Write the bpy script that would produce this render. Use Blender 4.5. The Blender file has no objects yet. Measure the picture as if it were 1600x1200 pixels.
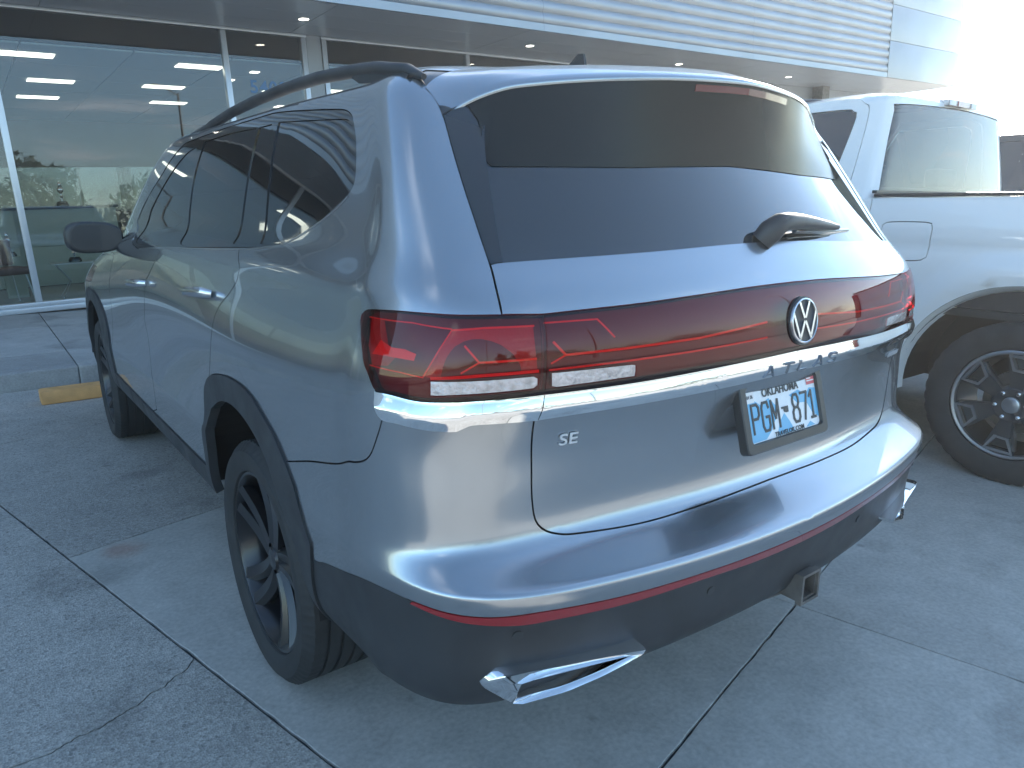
import bpy, bmesh, math, random
import numpy as np
from mathutils import Vector, Matrix, geometry
random.seed(5); rng = np.random.default_rng(5)
R = math.radians
scene = bpy.context.scene
COL = scene.collection

# ------------------------------------------------------------------ camera
cam_d = bpy.data.cameras.new('camera'); cam = bpy.data.objects.new('camera', cam_d); COL.objects.link(cam)
YAW, PITCH, FPX = R(36.832), R(13.984), 1121.64
CAMP = Vector((-1.557, -2.071, 1.446))
cam.location = CAMP
fw = Vector((math.sin(YAW)*math.cos(PITCH), math.cos(YAW)*math.cos(PITCH), -math.sin(PITCH)))
cam.rotation_euler = fw.to_track_quat('-Z', 'Y').to_euler()
cam_d.sensor_width = 36; cam_d.lens = FPX/1600*36; cam_d.clip_start = .05; cam_d.clip_end = 2000
scene.camera = cam

# ------------------------------------------------------------------ sky, sun, exposure
SUN_AZ, SUN_EL = R(67.6), R(24)
w = bpy.data.worlds.new('World'); scene.world = w; w.use_nodes = True
nt = w.node_tree; N = nt.nodes; L = nt.links; N.clear()
out = N.new('ShaderNodeOutputWorld'); bg = N.new('ShaderNodeBackground'); sky = N.new('ShaderNodeTexSky')
sky.sky_type = 'NISHITA'; sky.sun_disc = False; sky.sun_elevation = SUN_EL; sky.sun_rotation = SUN_AZ
sky.air_density = .85; sky.dust_density = .0; sky.ozone_density = 1.4
bg.inputs[1].default_value = .13
tc = N.new('ShaderNodeTexCoord'); sep = N.new('ShaderNodeSeparateXYZ'); L.new(tc.outputs['Generated'], sep.inputs[0])
# clouds: project the view direction on a high plane
mx = N.new('ShaderNodeMath'); mx.operation = 'MAXIMUM'; mx.inputs[1].default_value = .03; L.new(sep.outputs[2], mx.inputs[0])
ad = N.new('ShaderNodeMath'); ad.operation = 'ADD'; ad.inputs[1].default_value = .12; L.new(mx.outputs[0], ad.inputs[0])
vd = N.new('ShaderNodeVectorMath'); vd.operation = 'SCALE'; L.new(tc.outputs['Generated'], vd.inputs[0])
iv = N.new('ShaderNodeMath'); iv.operation = 'DIVIDE'; iv.inputs[0].default_value = 1; L.new(ad.outputs[0], iv.inputs[1]); L.new(iv.outputs[0], vd.inputs['Scale'])
nz = N.new('ShaderNodeTexNoise'); nz.inputs['Scale'].default_value = 1.5; nz.inputs['Detail'].default_value = 8; nz.inputs['Roughness'].default_value = .6
nz.inputs['Distortion'].default_value = .4
L.new(vd.outputs[0], nz.inputs['Vector'])
cr = N.new('ShaderNodeValToRGB'); cr.color_ramp.elements[0].position = .57; cr.color_ramp.elements[1].position = .80
cr.color_ramp.elements[1].color = (.8, .8, .8, 1); L.new(nz.outputs['Fac'], cr.inputs[0])
wb = N.new('ShaderNodeMixRGB'); wb.blend_type = 'MULTIPLY'; wb.inputs[0].default_value = 1; wb.inputs[2].default_value = (.90, 1.0, .97, 1); L.new(sky.outputs[0], wb.inputs[1])   # white balance of the sky light
mix = N.new('ShaderNodeMixRGB'); L.new(cr.outputs[0], mix.inputs[0]); L.new(wb.outputs[0], mix.inputs[1]); mix.inputs[2].default_value = (7.5, 7.8, 8.3, 1)
L.new(mix.outputs[0], bg.inputs[0]); L.new(bg.outputs[0], out.inputs[0])
sl = bpy.data.lights.new('sun', 'SUN'); sl.energy = 4.5; sl.angle = R(.55); sl.color = (1, .93, .82)
so = bpy.data.objects.new('sun', sl); COL.objects.link(so); so.location = (30, 20, 30)
sdir = Vector((math.sin(SUN_AZ)*math.cos(SUN_EL), math.cos(SUN_AZ)*math.cos(SUN_EL), math.sin(SUN_EL)))
so.rotation_euler = (-sdir).to_track_quat('-Z', 'Y').to_euler()
vs = scene.view_settings; vs.view_transform = 'Standard'; vs.look = 'None'; vs.gamma = 1; vs.use_curve_mapping = False; vs.exposure = 1.86
scene.cycles.use_denoising = True; scene.cycles.max_bounces = 8; scene.cycles.transparent_max_bounces = 12
scene.cycles.sample_clamp_indirect = 8; scene.cycles.caustics_reflective = False; scene.cycles.caustics_refractive = False

# ------------------------------------------------------------------ materials
def mat(name, col=(.5,.5,.5), rough=.5, metal=0, coat=0, coat_r=.03, spec=.5, emit=None, es=1, ior=1.5, noise=None, bump=None, rnoise=None):
    m = bpy.data.materials.new(name); m.use_nodes = True; nt = m.node_tree; b = nt.nodes['Principled BSDF']
    b.inputs['Base Color'].default_value = (*col, 1); b.inputs['Roughness'].default_value = rough; b.inputs['Metallic'].default_value = metal
    b.inputs['Coat Weight'].default_value = coat; b.inputs['Coat Roughness'].default_value = coat_r
    b.inputs['Specular IOR Level'].default_value = spec; b.inputs['IOR'].default_value = ior
    if emit: b.inputs['Emission Color'].default_value = (*emit, 1); b.inputs['Emission Strength'].default_value = es
    g = None
    if noise or bump or rnoise:
        g = nt.nodes.new('ShaderNodeTexCoord')
    if noise:   # (scale, amount, detail)
        n = nt.nodes.new('ShaderNodeTexNoise'); n.inputs['Scale'].default_value = noise[0]; n.inputs['Detail'].default_value = noise[2] if len(noise) > 2 else 5
        nt.links.new(g.outputs['Object'], n.inputs['Vector'])
        mr = nt.nodes.new('ShaderNodeMapRange'); mr.inputs[1].default_value = .25; mr.inputs[2].default_value = .75
        mr.inputs[3].default_value = 1-noise[1]; mr.inputs[4].default_value = 1+noise[1]; nt.links.new(n.outputs['Fac'], mr.inputs[0])
        v = nt.nodes.new('ShaderNodeVectorMath'); v.operation = 'SCALE'; v.inputs[0].default_value = col; nt.links.new(mr.outputs[0], v.inputs['Scale'])
        nt.links.new(v.outputs[0], b.inputs['Base Color'])
    if rnoise:
        n = nt.nodes.new('ShaderNodeTexNoise'); n.inputs['Scale'].default_value = rnoise[0]; n.inputs['Detail'].default_value = 6
        nt.links.new(g.outputs['Object'], n.inputs['Vector'])
        mr = nt.nodes.new('ShaderNodeMapRange'); mr.inputs[1].default_value = .35; mr.inputs[2].default_value = .7
        mr.inputs[3].default_value = rnoise[1]; mr.inputs[4].default_value = rnoise[2]; nt.links.new(n.outputs['Fac'], mr.inputs[0])
        nt.links.new(mr.outputs[0], b.inputs['Coat Roughness' if coat else 'Roughness'])
    if bump:    # (scale, strength, distance)
        n = nt.nodes.new('ShaderNodeTexNoise'); n.inputs['Scale'].default_value = bump[0]; n.inputs['Detail'].default_value = 4
        nt.links.new(g.outputs['Object'], n.inputs['Vector'])
        bp = nt.nodes.new('ShaderNodeBump'); bp.inputs['Strength'].default_value = bump[1]; bp.inputs['Distance'].default_value = bump[2]
        nt.links.new(n.outputs['Fac'], bp.inputs['Height']); nt.links.new(bp.outputs[0], b.inputs['Normal'])
    return m
def clear_mat(name, tint, refl_ior=1.5, rough=.0, refl_col=(1,1,1), floor=0.0):
    m = bpy.data.materials.new(name); m.use_nodes = True; nt = m.node_tree; nt.nodes.clear(); A = nt.nodes.new
    o = A('ShaderNodeOutputMaterial'); t = A('ShaderNodeBsdfTransparent'); t.inputs[0].default_value = (*tint, 1)
    g = A('ShaderNodeBsdfGlossy'); g.inputs['Roughness'].default_value = rough; g.inputs[0].default_value = (*refl_col, 1)
    f = A('ShaderNodeFresnel'); f.inputs[0].default_value = refl_ior
    ge = A('ShaderNodeNewGeometry')
    mi = A('ShaderNodeMath'); mi.operation = 'ADD'; mi.inputs[1].default_value = floor; mi.use_clamp = True; nt.links.new(f.outputs[0], mi.inputs[0])
    sb = A('ShaderNodeMath'); sb.operation = 'SUBTRACT'; sb.inputs[0].default_value = 1; nt.links.new(ge.outputs['Backfacing'], sb.inputs[1])
    mu = A('ShaderNodeMath'); mu.operation = 'MULTIPLY'; nt.links.new(mi.outputs[0], mu.inputs[0]); nt.links.new(sb.outputs[0], mu.inputs[1])
    x = A('ShaderNodeMixShader'); nt.links.new(mu.outputs[0], x.inputs[0]); nt.links.new(t.outputs[0], x.inputs[1]); nt.links.new(g.outputs[0], x.inputs[2])
    nt.links.new(x.outputs[0], o.inputs[0]); return m

def concrete(name, base, agg=0.0, dirt=.25, fine=60, stain=None):
    m = bpy.data.materials.new(name); m.use_nodes = True; nt = m.node_tree; b = nt.nodes['Principled BSDF']; A = nt.nodes.new; K = nt.links.new
    g = A('ShaderNodeNewGeometry'); b.inputs['Roughness'].default_value = .82; b.inputs['Specular IOR Level'].default_value = .35
    def noise(s, d=6, r=.6):
        n = A('ShaderNodeTexNoise'); n.inputs['Scale'].default_value = s; n.inputs['Detail'].default_value = d; n.inputs['Roughness'].default_value = r
        K(g.outputs['Position'], n.inputs['Vector']); return n
    def rng_(n, a, c, lo, hi):
        q = A('ShaderNodeMapRange'); q.inputs[1].default_value = a; q.inputs[2].default_value = c; q.inputs[3].default_value = lo; q.inputs[4].default_value = hi
        K(n, q.inputs[0]); return q.outputs[0]
    def mul(a, c):
        q = A('ShaderNodeMath'); q.operation = 'MULTIPLY'; K(a, q.inputs[0]); K(c, q.inputs[1]); return q.outputs[0]
    f = mul(rng_(noise(.9, 7).outputs['Fac'], .3, .7, 1-dirt, 1+dirt*.6), rng_(noise(fine, 3).outputs['Fac'], .3, .7, .86, 1.12))
    f = mul(f, rng_(noise(7, 8, .7).outputs['Fac'], .35, .7, .88, 1.08))
    hgt = noise(fine*1.5, 3).outputs['Fac']
    if agg:
        v = A('ShaderNodeTexVoronoi'); v.inputs['Scale'].default_value = 150; K(g.outputs['Position'], v.inputs['Vector'])
        sx = A('ShaderNodeSeparateXYZ'); K(v.outputs['Color'], sx.inputs[0])
        st = rng_(sx.outputs[0], .0, 1., 1-agg, 1+agg*.8); f = mul(f, st)
        v2 = A('ShaderNodeTexVoronoi'); v2.inputs['Scale'].default_value = 60; K(g.outputs['Position'], v2.inputs['Vector'])
        sx2 = A('ShaderNodeSeparateXYZ'); K(v2.outputs['Color'], sx2.inputs[0])
        pit = rng_(sx2.outputs[1], .88, .92, 1, .68); near = rng_(v2.outputs['Distance'], .25, .4, 0, 1)
        mxx = A('ShaderNodeMath'); mxx.operation = 'MAXIMUM'; K(pit, mxx.inputs[0]); K(near, mxx.inputs[1]); f = mul(f, mxx.outputs[0])
        hgt = v.outputs['Distance']
    # dark oil spots
    v3 = A('ShaderNodeTexVoronoi'); v3.inputs['Scale'].default_value = 3.1; K(g.outputs['Position'], v3.inputs['Vector'])
    f = mul(f, rng_(v3.outputs['Distance'], .03, .07, .72, 1))
    f = mul(f, rng_(noise(1.7, 4, .5).outputs['Fac'], .58, .68, 1, .74))
    oi = A('ShaderNodeObjectInfo'); f = mul(f, rng_(oi.outputs['Random'], 0, 1, .90, 1.08))
    c = A('ShaderNodeVectorMath'); c.operation = 'SCALE'; c.inputs[0].default_value = base; K(f, c.inputs['Scale']); res = c.outputs[0]
    if stain:
        d = A('ShaderNodeVectorMath'); d.operation = 'DISTANCE'; d.inputs[1].default_value = stain; K(g.outputs['Position'], d.inputs[0])
        ns = noise(9, 5); ad = A('ShaderNodeMath'); ad.operation = 'MULTIPLY_ADD'; K(ns.outputs['Fac'], ad.inputs[0]); ad.inputs[1].default_value = .10; K(d.outputs['Value'], ad.inputs[2])
        mk = rng_(ad.outputs[0], .085, .16, .75, 0); mxc = A('ShaderNodeMixRGB'); mxc.blend_type = 'MULTIPLY'; mxc.inputs[2].default_value = (.86, .62, .55, 1); K(mk, mxc.inputs[0]); K(res, mxc.inputs[1]); res = mxc.outputs[0]
    K(res, b.inputs['Base Color'])
    bp = A('ShaderNodeBump'); bp.inputs['Strength'].default_value = .5 if agg else .25; bp.inputs['Distance'].default_value = .003 if agg else .0012
    K(hgt, bp.inputs['Height']); K(bp.outputs[0], b.inputs['Normal'])
    return m

M = {}
M['paint'] = mat('silver_paint', (.37,.40,.43), .23, .86, 1, .0, noise=(900,.05,2), rnoise=(9,.0,.03))
M['chrome'] = mat('chrome', (.86,.87,.88), .035, 1)
M['badge'] = mat('badge_metal', (.72,.74,.77), .38, .5)
M['brakedim'] = mat('unlit_brake_lens', (.10,.012,.015), .2, 0, .6, .05)
M['badge_dark'] = mat('badge_dark_metal', (.20,.23,.27), .35, .6)
M['blade'] = mat('gloss_black_blade', (.020,.023,.023), .26, 0, 0, .12, spec=.28)
M['satin'] = mat('satin_metal', (.62,.63,.65), .22, 1)
M['gloss_black'] = mat('gloss_black', (.010,.011,.012), .06, 0, 1, .02)
M['trim'] = mat('black_trim', (.028,.031,.034), .40, 0, bump=(500,.2,.0006), noise=(6,.25))
M['clad'] = mat('dark_cladding', (.030,.033,.037), .50, 0, bump=(600,.25,.0008), noise=(5,.25), rnoise=(8,.42,.6))
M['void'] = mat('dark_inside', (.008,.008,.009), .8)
M['tint'] = mat('tinted_glass', (.006,.008,.010), .012, 0, 1, .0, ior=1.52, rnoise=(14,.0,.02))
M['rearglass'] = mat('rear_glass', (.022,.025,.027), .02, 0, .85, .01, ior=1.55, rnoise=(40,.0,.07))
M['rubber'] = mat('tyre_rubber', (.024,.026,.028), .68, 0, bump=(200,.15,.001), noise=(12,.3))
M['rim'] = mat('black_alloy', (.009,.010,.013), .30, .2, .5, .12)
M['fin'] = mat('satin_black', (.024,.027,.030), .16, 0, .5, .1)
M['redshell'] = clear_mat('red_lens', (.72,.12,.14), 1.5, .0, floor=.0)
M['redbody'] = mat('red_housing', (.13,.014,.022), .35, .1)
M['redcell'] = mat('red_lamp_cell', (.48,.06,.075), .3, .3, bump=(160,.6,.003))
M['redstrip'] = mat('red_strip', (.95,.07,.07), .35, 0, emit=(1,.04,.04), es=.02)
M['reddeep'] = mat('deep_red_reflector', (.25,.012,.015), .10, 0, 1, .02, bump=(260,.5,.001))
M['clearlens'] = mat('clear_lens', (.50,.46,.46), .22, .45, 1, .02, noise=(60,.25,2), bump=(120,.9,.004))
M['white'] = mat('white_paint', (.88,.875,.86), .30, 0, 1, .03)
M['plate_w'] = mat('plate_white', (.72,.76,.80), .35)
M['plate_b'] = mat('plate_blue', (.13,.42,.66), .35)
M['ink'] = mat('ink', (.012,.02,.03), .4)
M['ink_red'] = mat('sticker_red', (.6,.10,.12), .4)
M['sticker'] = mat('sticker_white', (.75,.75,.76), .4)
M['alu'] = mat('aluminium_frame', (.62,.64,.66), .30, .6)
M['fascia'] = mat('fascia_metal', (.34,.365,.39), .38, .6, noise=(1.2,.10))
M['soffit'] = mat('soffit', (.55,.56,.57), .35, .2)
M['wallp'] = mat('wall_panel', (.36,.38,.40), .5)
M['lit'] = mat('lit_panel', (.9,.9,.85), .5, emit=(1,.93,.78), es=1.2)
M['lit2'] = mat('lit_panel_dim', (.9,.9,.85), .5, emit=(1,.93,.80), es=4)
M['ceil'] = mat('ceiling_tile', (.42,.44,.46), .8, emit=(.8,.85,.9), es=0.0)
M['floor_in'] = mat('floor_tile', (.30,.30,.28), .25)
M['counter'] = mat('grey_green_counter', (.40,.42,.36), .5)
M['brown'] = mat('brown_bulkhead', (.12,.10,.075), .6)
M['wood'] = mat('brown_leather', (.16,.09,.075), .5)
M['bglass'] = clear_mat('window_glass', (.80,.85,.85), 1.50, .0, floor=.055)
M['backglass'] = clear_mat('tinted_back_glass', (.22,.24,.25), 1.5, .0, floor=.03)
M['tglass'] = clear_mat('truck_glass', (.13,.16,.17), 1.5, .0, floor=.04)
M['shade'] = mat('roller_shade', (.38,.40,.37), .8)
M['bluetext'] = mat('blue_lettering', (.10,.22,.40), .5)
M['yellow'] = mat('yellow_paint', (.64,.34,.13), .65, noise=(9,.22), bump=(70,.3,.002))
M['machined'] = mat('machined_metal', (.40,.41,.43), .36, 1)
M['darkrim'] = mat('dark_wheel_paint', (.055,.06,.066), .35, .5, .5, .1)
M['blackpaint'] = mat('black_paint', (.012,.013,.015), .25, 0, 1, .03)
M['steel'] = mat('painted_steel', (.14,.13,.12), .55, .4, noise=(20,.4))
M['rust'] = mat('reddish_stain', (.25,.22,.20), .8, noise=(12,.2))
M['leaf'] = mat('leaf', (.055,.075,.035), .7, noise=(.8,.5))
M['slab'] = concrete('smooth_concrete', (.45,.435,.40), 0, .14, stain=(-1.2, 1.215, 0))
M['slab_rough'] = concrete('aggregate_concrete', (.45,.43,.395), .26, .14)
M['walk'] = concrete('sidewalk_concrete', (.40,.395,.38), 0, .16)
M['joint'] = mat('joint_filler', (.05,.055,.06), .9)
M['lot'] = concrete('lot_concrete', (.47,.45,.41), 0, .12)

# ------------------------------------------------------------------ helpers
def link(o, parent=None):
    COL.objects.link(o)
    if parent is not None: o.parent = parent
    return o
def mesh_obj(name, verts, faces, m, parent=None, smooth=False):
    me = bpy.data.meshes.new(name); me.from_pydata([tuple(map(float, v)) for v in verts], [], [tuple(int(i) for i in f) for f in faces]); me.materials.append(m)
    if smooth: me.polygons.foreach_set('use_smooth', [True]*len(me.polygons))
    me.update(); return link(bpy.data.objects.new(name, me), parent)
def empty(name, loc=(0,0,0), parent=None):
    o = bpy.data.objects.new(name, None); o.empty_display_size = .2; link(o, parent); o.location = loc; return o
def tag(o, label=None, cat=None, group=None, kind=None):
    for k, v in (('label', label), ('category', cat), ('group', group), ('kind', kind)):
        if v: o[k] = v
    return o
def bm_obj(name, bm, m, parent=None, smooth=False, bevel=0, seg=2, auto=None):
    if bevel:
        bmesh.ops.bevel(bm, geom=[e for e in bm.edges if e.calc_length() > bevel*1.2 and len(e.link_faces) == 2 and e.calc_face_angle(0) > .5], offset=bevel, segments=seg, affect='EDGES', profile=.6)
    bmesh.ops.recalc_face_normals(bm, faces=bm.faces)
    me = bpy.data.meshes.new(name); bm.to_mesh(me); bm.free()
    for mm in (m if isinstance(m, (list, tuple)) else [m]): me.materials.append(mm)
    if smooth:
        me.polygons.foreach_set('use_smooth', [True]*len(me.polygons))
        me.set_sharp_from_angle(angle=R(auto or 38))
    return link(bpy.data.objects.new(name, me), parent)
def add_box(bm, lo, hi):
    lo = Vector(lo); hi = Vector(hi); c = (lo+hi)/2; s = hi-lo
    bmesh.ops.create_cube(bm, size=1, matrix=Matrix.Translation(c) @ Matrix.Diagonal((*s, 1)))
def box(name, lo, hi, m, parent=None, bevel=0, seg=2):
    bm = bmesh.new(); add_box(bm, lo, hi); return bm_obj(name, bm, m, parent, smooth=bool(bevel), bevel=bevel, seg=seg)
def frames(path):
    P = [Vector(p) for p in path]; T = []
    for i in range(len(P)):
        a = P[max(i-1, 0)]; b = P[min(i+1, len(P)-1)]; T.append((b-a).normalized())
    return P, T
def tube(name, path, r, m, parent=None, n=10, up=(0,0,1), flat=1.0, taper=None, cap=True):
    P, T = frames(path); V = []; F = []
    for i, (p, t) in enumerate(zip(P, T)):
        u = Vector(up); s = t.cross(u)
        if s.length < 1e-4: s = t.cross(Vector((1,0,0)))
        s.normalize(); u = s.cross(t).normalized(); rr = r*(taper[i] if taper else 1)
        for k in range(n):
            a = 2*math.pi*k/n; V.append(p + s*math.cos(a)*rr*flat + u*math.sin(a)*rr)
    for i in range(len(P)-1):
        for k in range(n): F.append((i*n+k, i*n+(k+1) % n, (i+1)*n+(k+1) % n, (i+1)*n+k))
    if cap: F.append(tuple(range(n))[::-1]); F.append(tuple((len(P)-1)*n+k for k in range(n)))
    bm = bmesh.new(); vv = [bm.verts.new(v) for v in V]
    for f in F: bm.faces.new([vv[i] for i in f])
    return bm_obj(name, bm, m, parent, smooth=True, auto=50)
def lathe_x(bm, prof, n=64, c=(0,0,0), rad=None):
    """revolve (x, r) profile about the x axis through c"""
    rings = []
    for (x, r) in prof:
        rings.append([bm.verts.new((c[0]+x, c[1]+math.cos(2*math.pi*k/n)*r, c[2]+math.sin(2*math.pi*k/n)*r)) for k in range(n)])
    for a, b in zip(rings[:-1], rings[1:]):
        for k in range(n): bm.faces.new((a[k], a[(k+1) % n], b[(k+1) % n], b[k]))
    return rings
def text_obj(name, s, size, m, mat4, parent=None, extrude=.001, sx=1.0, spacing=1.0, align='CENTER', bold=0):
    c = bpy.data.curves.new(name, 'FONT'); c.body = s; c.size = size; c.extrude = extrude; c.align_x = align; c.align_y = 'CENTER'; c.space_character = spacing; c.offset = bold
    c.resolution_u = 4
    t = bpy.data.objects.new(name, c); COL.objects.link(t); dg = bpy.context.evaluated_depsgraph_get(); dg.update()
    me = bpy.data.meshes.new_from_object(t.evaluated_get(dg)); bpy.data.objects.remove(t)
    me.transform(mat4 @ Matrix.Diagonal((sx, 1, 1, 1))); me.materials.clear(); me.materials.append(m)
    return link(bpy.data.objects.new(name, me), parent)
def frame_mat(o, x, y):
    x = Vector(x).normalized(); y = Vector(y); z = x.cross(y).normalized(); y = z.cross(x)
    m = Matrix((x, y, z)).transposed().to_4x4(); m.translation = Vector(o); return m
def prism(bm, pts, h0, h1, mat4=Matrix()):
    a = [bm.verts.new(mat4 @ Vector((p[0], p[1], h0))) for p in pts]; b = [bm.verts.new(mat4 @ Vector((p[0], p[1], h1))) for p in pts]
    n = len(pts); bm.faces.new(a[::-1]); bm.faces.new(b)
    for i in range(n): bm.faces.new((a[i], a[(i+1) % n], b[(i+1) % n], b[i]))
def stroke(bm, a, b, wd, h0, h1, mat4=Matrix(), ext=0):
    a = Vector(a); b = Vector(b); d = (b-a).normalized(); n = Vector((-d.y, d.x))*wd/2; a = a-d*ext; b = b+d*ext
    prism(bm, [a-n, b-n, b+n, a+n], h0, h1, mat4)

# ================================================================== curved-surface splitter
def resample(p, step, sc, closed=False):
    """smooth a (u,v) polyline with Catmull-Rom and resample evenly (metric given by sc)"""
    p = [np.array(q, float) for q in p]
    if closed: p = p+[p[0]]
    if len(p) > 2:
        o = []
        for i in range(len(p)-1):
            a = p[i-1] if i else p[i]; b = p[i]; c = p[i+1]; d = p[i+2] if i+2 < len(p) else p[i+1]
            sharp_b = corner(a, b, c, sc); sharp_c = corner(b, c, d, sc)
            m0 = (c-a)/2 if not sharp_b else (c-b)*.6; m1 = (d-b)/2 if not sharp_c else (c-b)*.6
            for t in np.linspace(0, 1, 8, endpoint=False):
                o.append((2*t**3-3*t**2+1)*b+(t**3-2*t**2+t)*m0+(-2*t**3+3*t**2)*c+(t**3-t**2)*m1)
        o.append(p[-1]); p = o
    P = np.array(p); Q = sc(P); d = np.r_[0, np.cumsum(np.hypot(*np.diff(Q, axis=0).T))]
    n = max(int(d[-1]/step), 1); s = np.linspace(0, d[-1], n+1)
    return np.stack([np.interp(s, d, P[:, 0]), np.interp(s, d, P[:, 1])], 1)
def corner(a, b, c, sc):
    A, B, C = sc(np.array([a, b, c])); u = B-A; v = C-B
    lu, lv = np.hypot(*u), np.hypot(*v)
    if lu < 1e-9 or lv < 1e-9: return True
    return (u@v)/(lu*lv) < .62
def inside(P, poly):
    x, y = P[:, 0], P[:, 1]; r = np.zeros(len(P), bool); n = len(poly)
    for i in range(n):
        x1, y1 = poly[i]; x2, y2 = poly[(i+1) % n]
        if y1 == y2: continue
        c = ((y1 > y) != (y2 > y)) & (x < (x2-x1)*(y-y1)/(y2-y1)+x1); r ^= c
    return r
class Split:
    def __init__(s, S, sc, isc, curves, gridpts, eps=1e-5, near=.45, step=.012):
        """S: uv->xyz; sc: uv->metric plane; curves: polylines already resampled in uv"""
        s.S = S; s.sc = sc; s.isc = isc
        pts = []; edges = []
        for c in curves:
            q = sc(c); i0 = len(pts); pts += list(q); edges += [(i0+i, i0+i+1) for i in range(len(q)-1)]
        pts = np.array(pts); g = sc(gridpts[0]); rad = gridpts[1]
        cell = rad.max()*1.01; hsh = {}
        for i, k in enumerate(np.floor(pts/cell).astype(int)): hsh.setdefault((k[0], k[1]), []).append(i)
        keep = np.ones(len(g), bool)
        for j, (q, k) in enumerate(zip(g, np.floor(g/cell).astype(int))):
            for a in (-1, 0, 1):
                for b in (-1, 0, 1):
                    l = hsh.get((k[0]+a, k[1]+b))
                    if l is not None and (np.hypot(*(pts[l]-q).T) < rad[j]*near).any(): keep[j] = False
        allp = np.concatenate([pts, g[keep]])
        r = geometry.delaunay_2d_cdt([Vector(p) for p in allp], edges, [], 0, eps)
        s.Q = np.array([tuple(v) for v in r[0]]); s.T = np.array([list(f) for f in r[2] if len(f) == 3])
        s.UV = isc(s.Q); s.X = S(s.UV[:, 0], s.UV[:, 1]); s.cent = s.UV[s.T].mean(1)
        # metric area filter
        a = s.Q[s.T]; ar = np.abs(np.cross(a[:, 1]-a[:, 0], a[:, 2]-a[:, 0])); s.T = s.T[ar > 1e-9]; s.cent = s.cent[ar > 1e-9]
        s.lab = np.full(len(s.T), -1); s.names = []
    def region(s, test):
        m = test(s.cent) if callable(test) else inside(s.cent, test)
        i = len(s.names); s.names.append(i); s.lab[(s.lab < 0) & m] = i; return i
def panel(name, X, T, Nn, m, parent=None, gap=.002, depth=.010, off=0.0, mirror=None, centre=False, smoothn=False, offv=None, lip=.0012):
    """make one panel: X verts, T tris, Nn vertex normals; shrinks the border by gap, adds a folded edge of given depth"""
    used = np.unique(T); mp = -np.ones(len(X), int); mp[used] = np.arange(len(used)); X = X[used].copy(); Nn = Nn[used].copy(); T = mp[T]
    if offv is not None: X += Nn*offv[used][:, None]
    X += Nn*off
    if centre:
        n = len(X); on = np.abs(X[:, 0]) < 1e-4; idx = np.arange(n)+n; idx[on] = np.arange(n)[on]
        X[on, 0] = 0; Nn[on, 0] = 0
        X = np.concatenate([X, X*[-1, 1, 1]]); Nn = np.concatenate([Nn, Nn*[-1, 1, 1]]); T = np.concatenate([T, idx[T][:, ::-1]])
    elif mirror: X = X*[-1, 1, 1]; Nn = Nn*[-1, 1, 1]; T = T[:, ::-1]
    Nn /= np.linalg.norm(Nn, axis=1)[:, None]+1e-12
    fn = np.cross(X[T[:, 1]]-X[T[:, 0]], X[T[:, 2]]-X[T[:, 0]]); flip = (fn*Nn[T].mean(1)).sum(1) < 0; T[flip] = T[flip][:, ::-1]; fn[flip] *= -1
    if smoothn:
        acc = np.zeros_like(X); [np.add.at(acc, T[:, k], fn) for k in range(3)]; Nn = acc/(np.linalg.norm(acc, axis=1)[:, None]+1e-15)
    cnt = {}
    for a, b in np.concatenate([T[:, [0, 1]], T[:, [1, 2]], T[:, [2, 0]]]):
        if (b, a) in cnt: del cnt[(b, a)]
        else: cnt[(a, b)] = 1
    E = np.array(list(cnt.keys())); inw = np.zeros_like(X)
    if len(E):
        ev = X[E[:, 1]]-X[E[:, 0]]; ev /= np.linalg.norm(ev, axis=1)[:, None]+1e-12
        for k in (0, 1): np.add.at(inw, E[:, k], np.cross(Nn[E[:, k]], ev))
        l = np.linalg.norm(inw, axis=1); bd = l > 1e-9; inw[bd] /= l[bd][:, None]; X[bd] += inw[bd]*gap
    V = list(X); F = [tuple(t) for t in T]; LN = [n for t in T for n in Nn[t]]
    if depth and len(E):
        ring = {}; 
        def add(i, o, d):
            k = (i, o)
            if k not in ring: ring[k] = len(V); V.append(X[i]-inw[i]*o*0-Nn[i]*d)
            return ring[k]
        for a, b in E:
            F.append((b, a, add(a, 1, depth), add(b, 1, depth))); o = (-inw[b], -inw[a], -inw[a], -inw[b]); LN += [o[0], o[1], o[2], o[3]]
    me = bpy.data.meshes.new(name); me.from_pydata([tuple(map(float, v)) for v in V], [], [tuple(map(int, f)) for f in F]); me.materials.append(m)
    me.polygons.foreach_set('use_smooth', [True]*len(F))
    me.normals_split_custom_set([tuple(map(float, n)) for n in LN])
    return link(bpy.data.objects.new(name, me), parent)

# ================================================================== SUV body surface
XR=[0,.25,.48,.66,.80]                 # rear columns
YS=[-.70,-.48,-.22,.08,.45,.95,1.5,2.05,2.5,2.9,3.3]   # side columns
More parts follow.
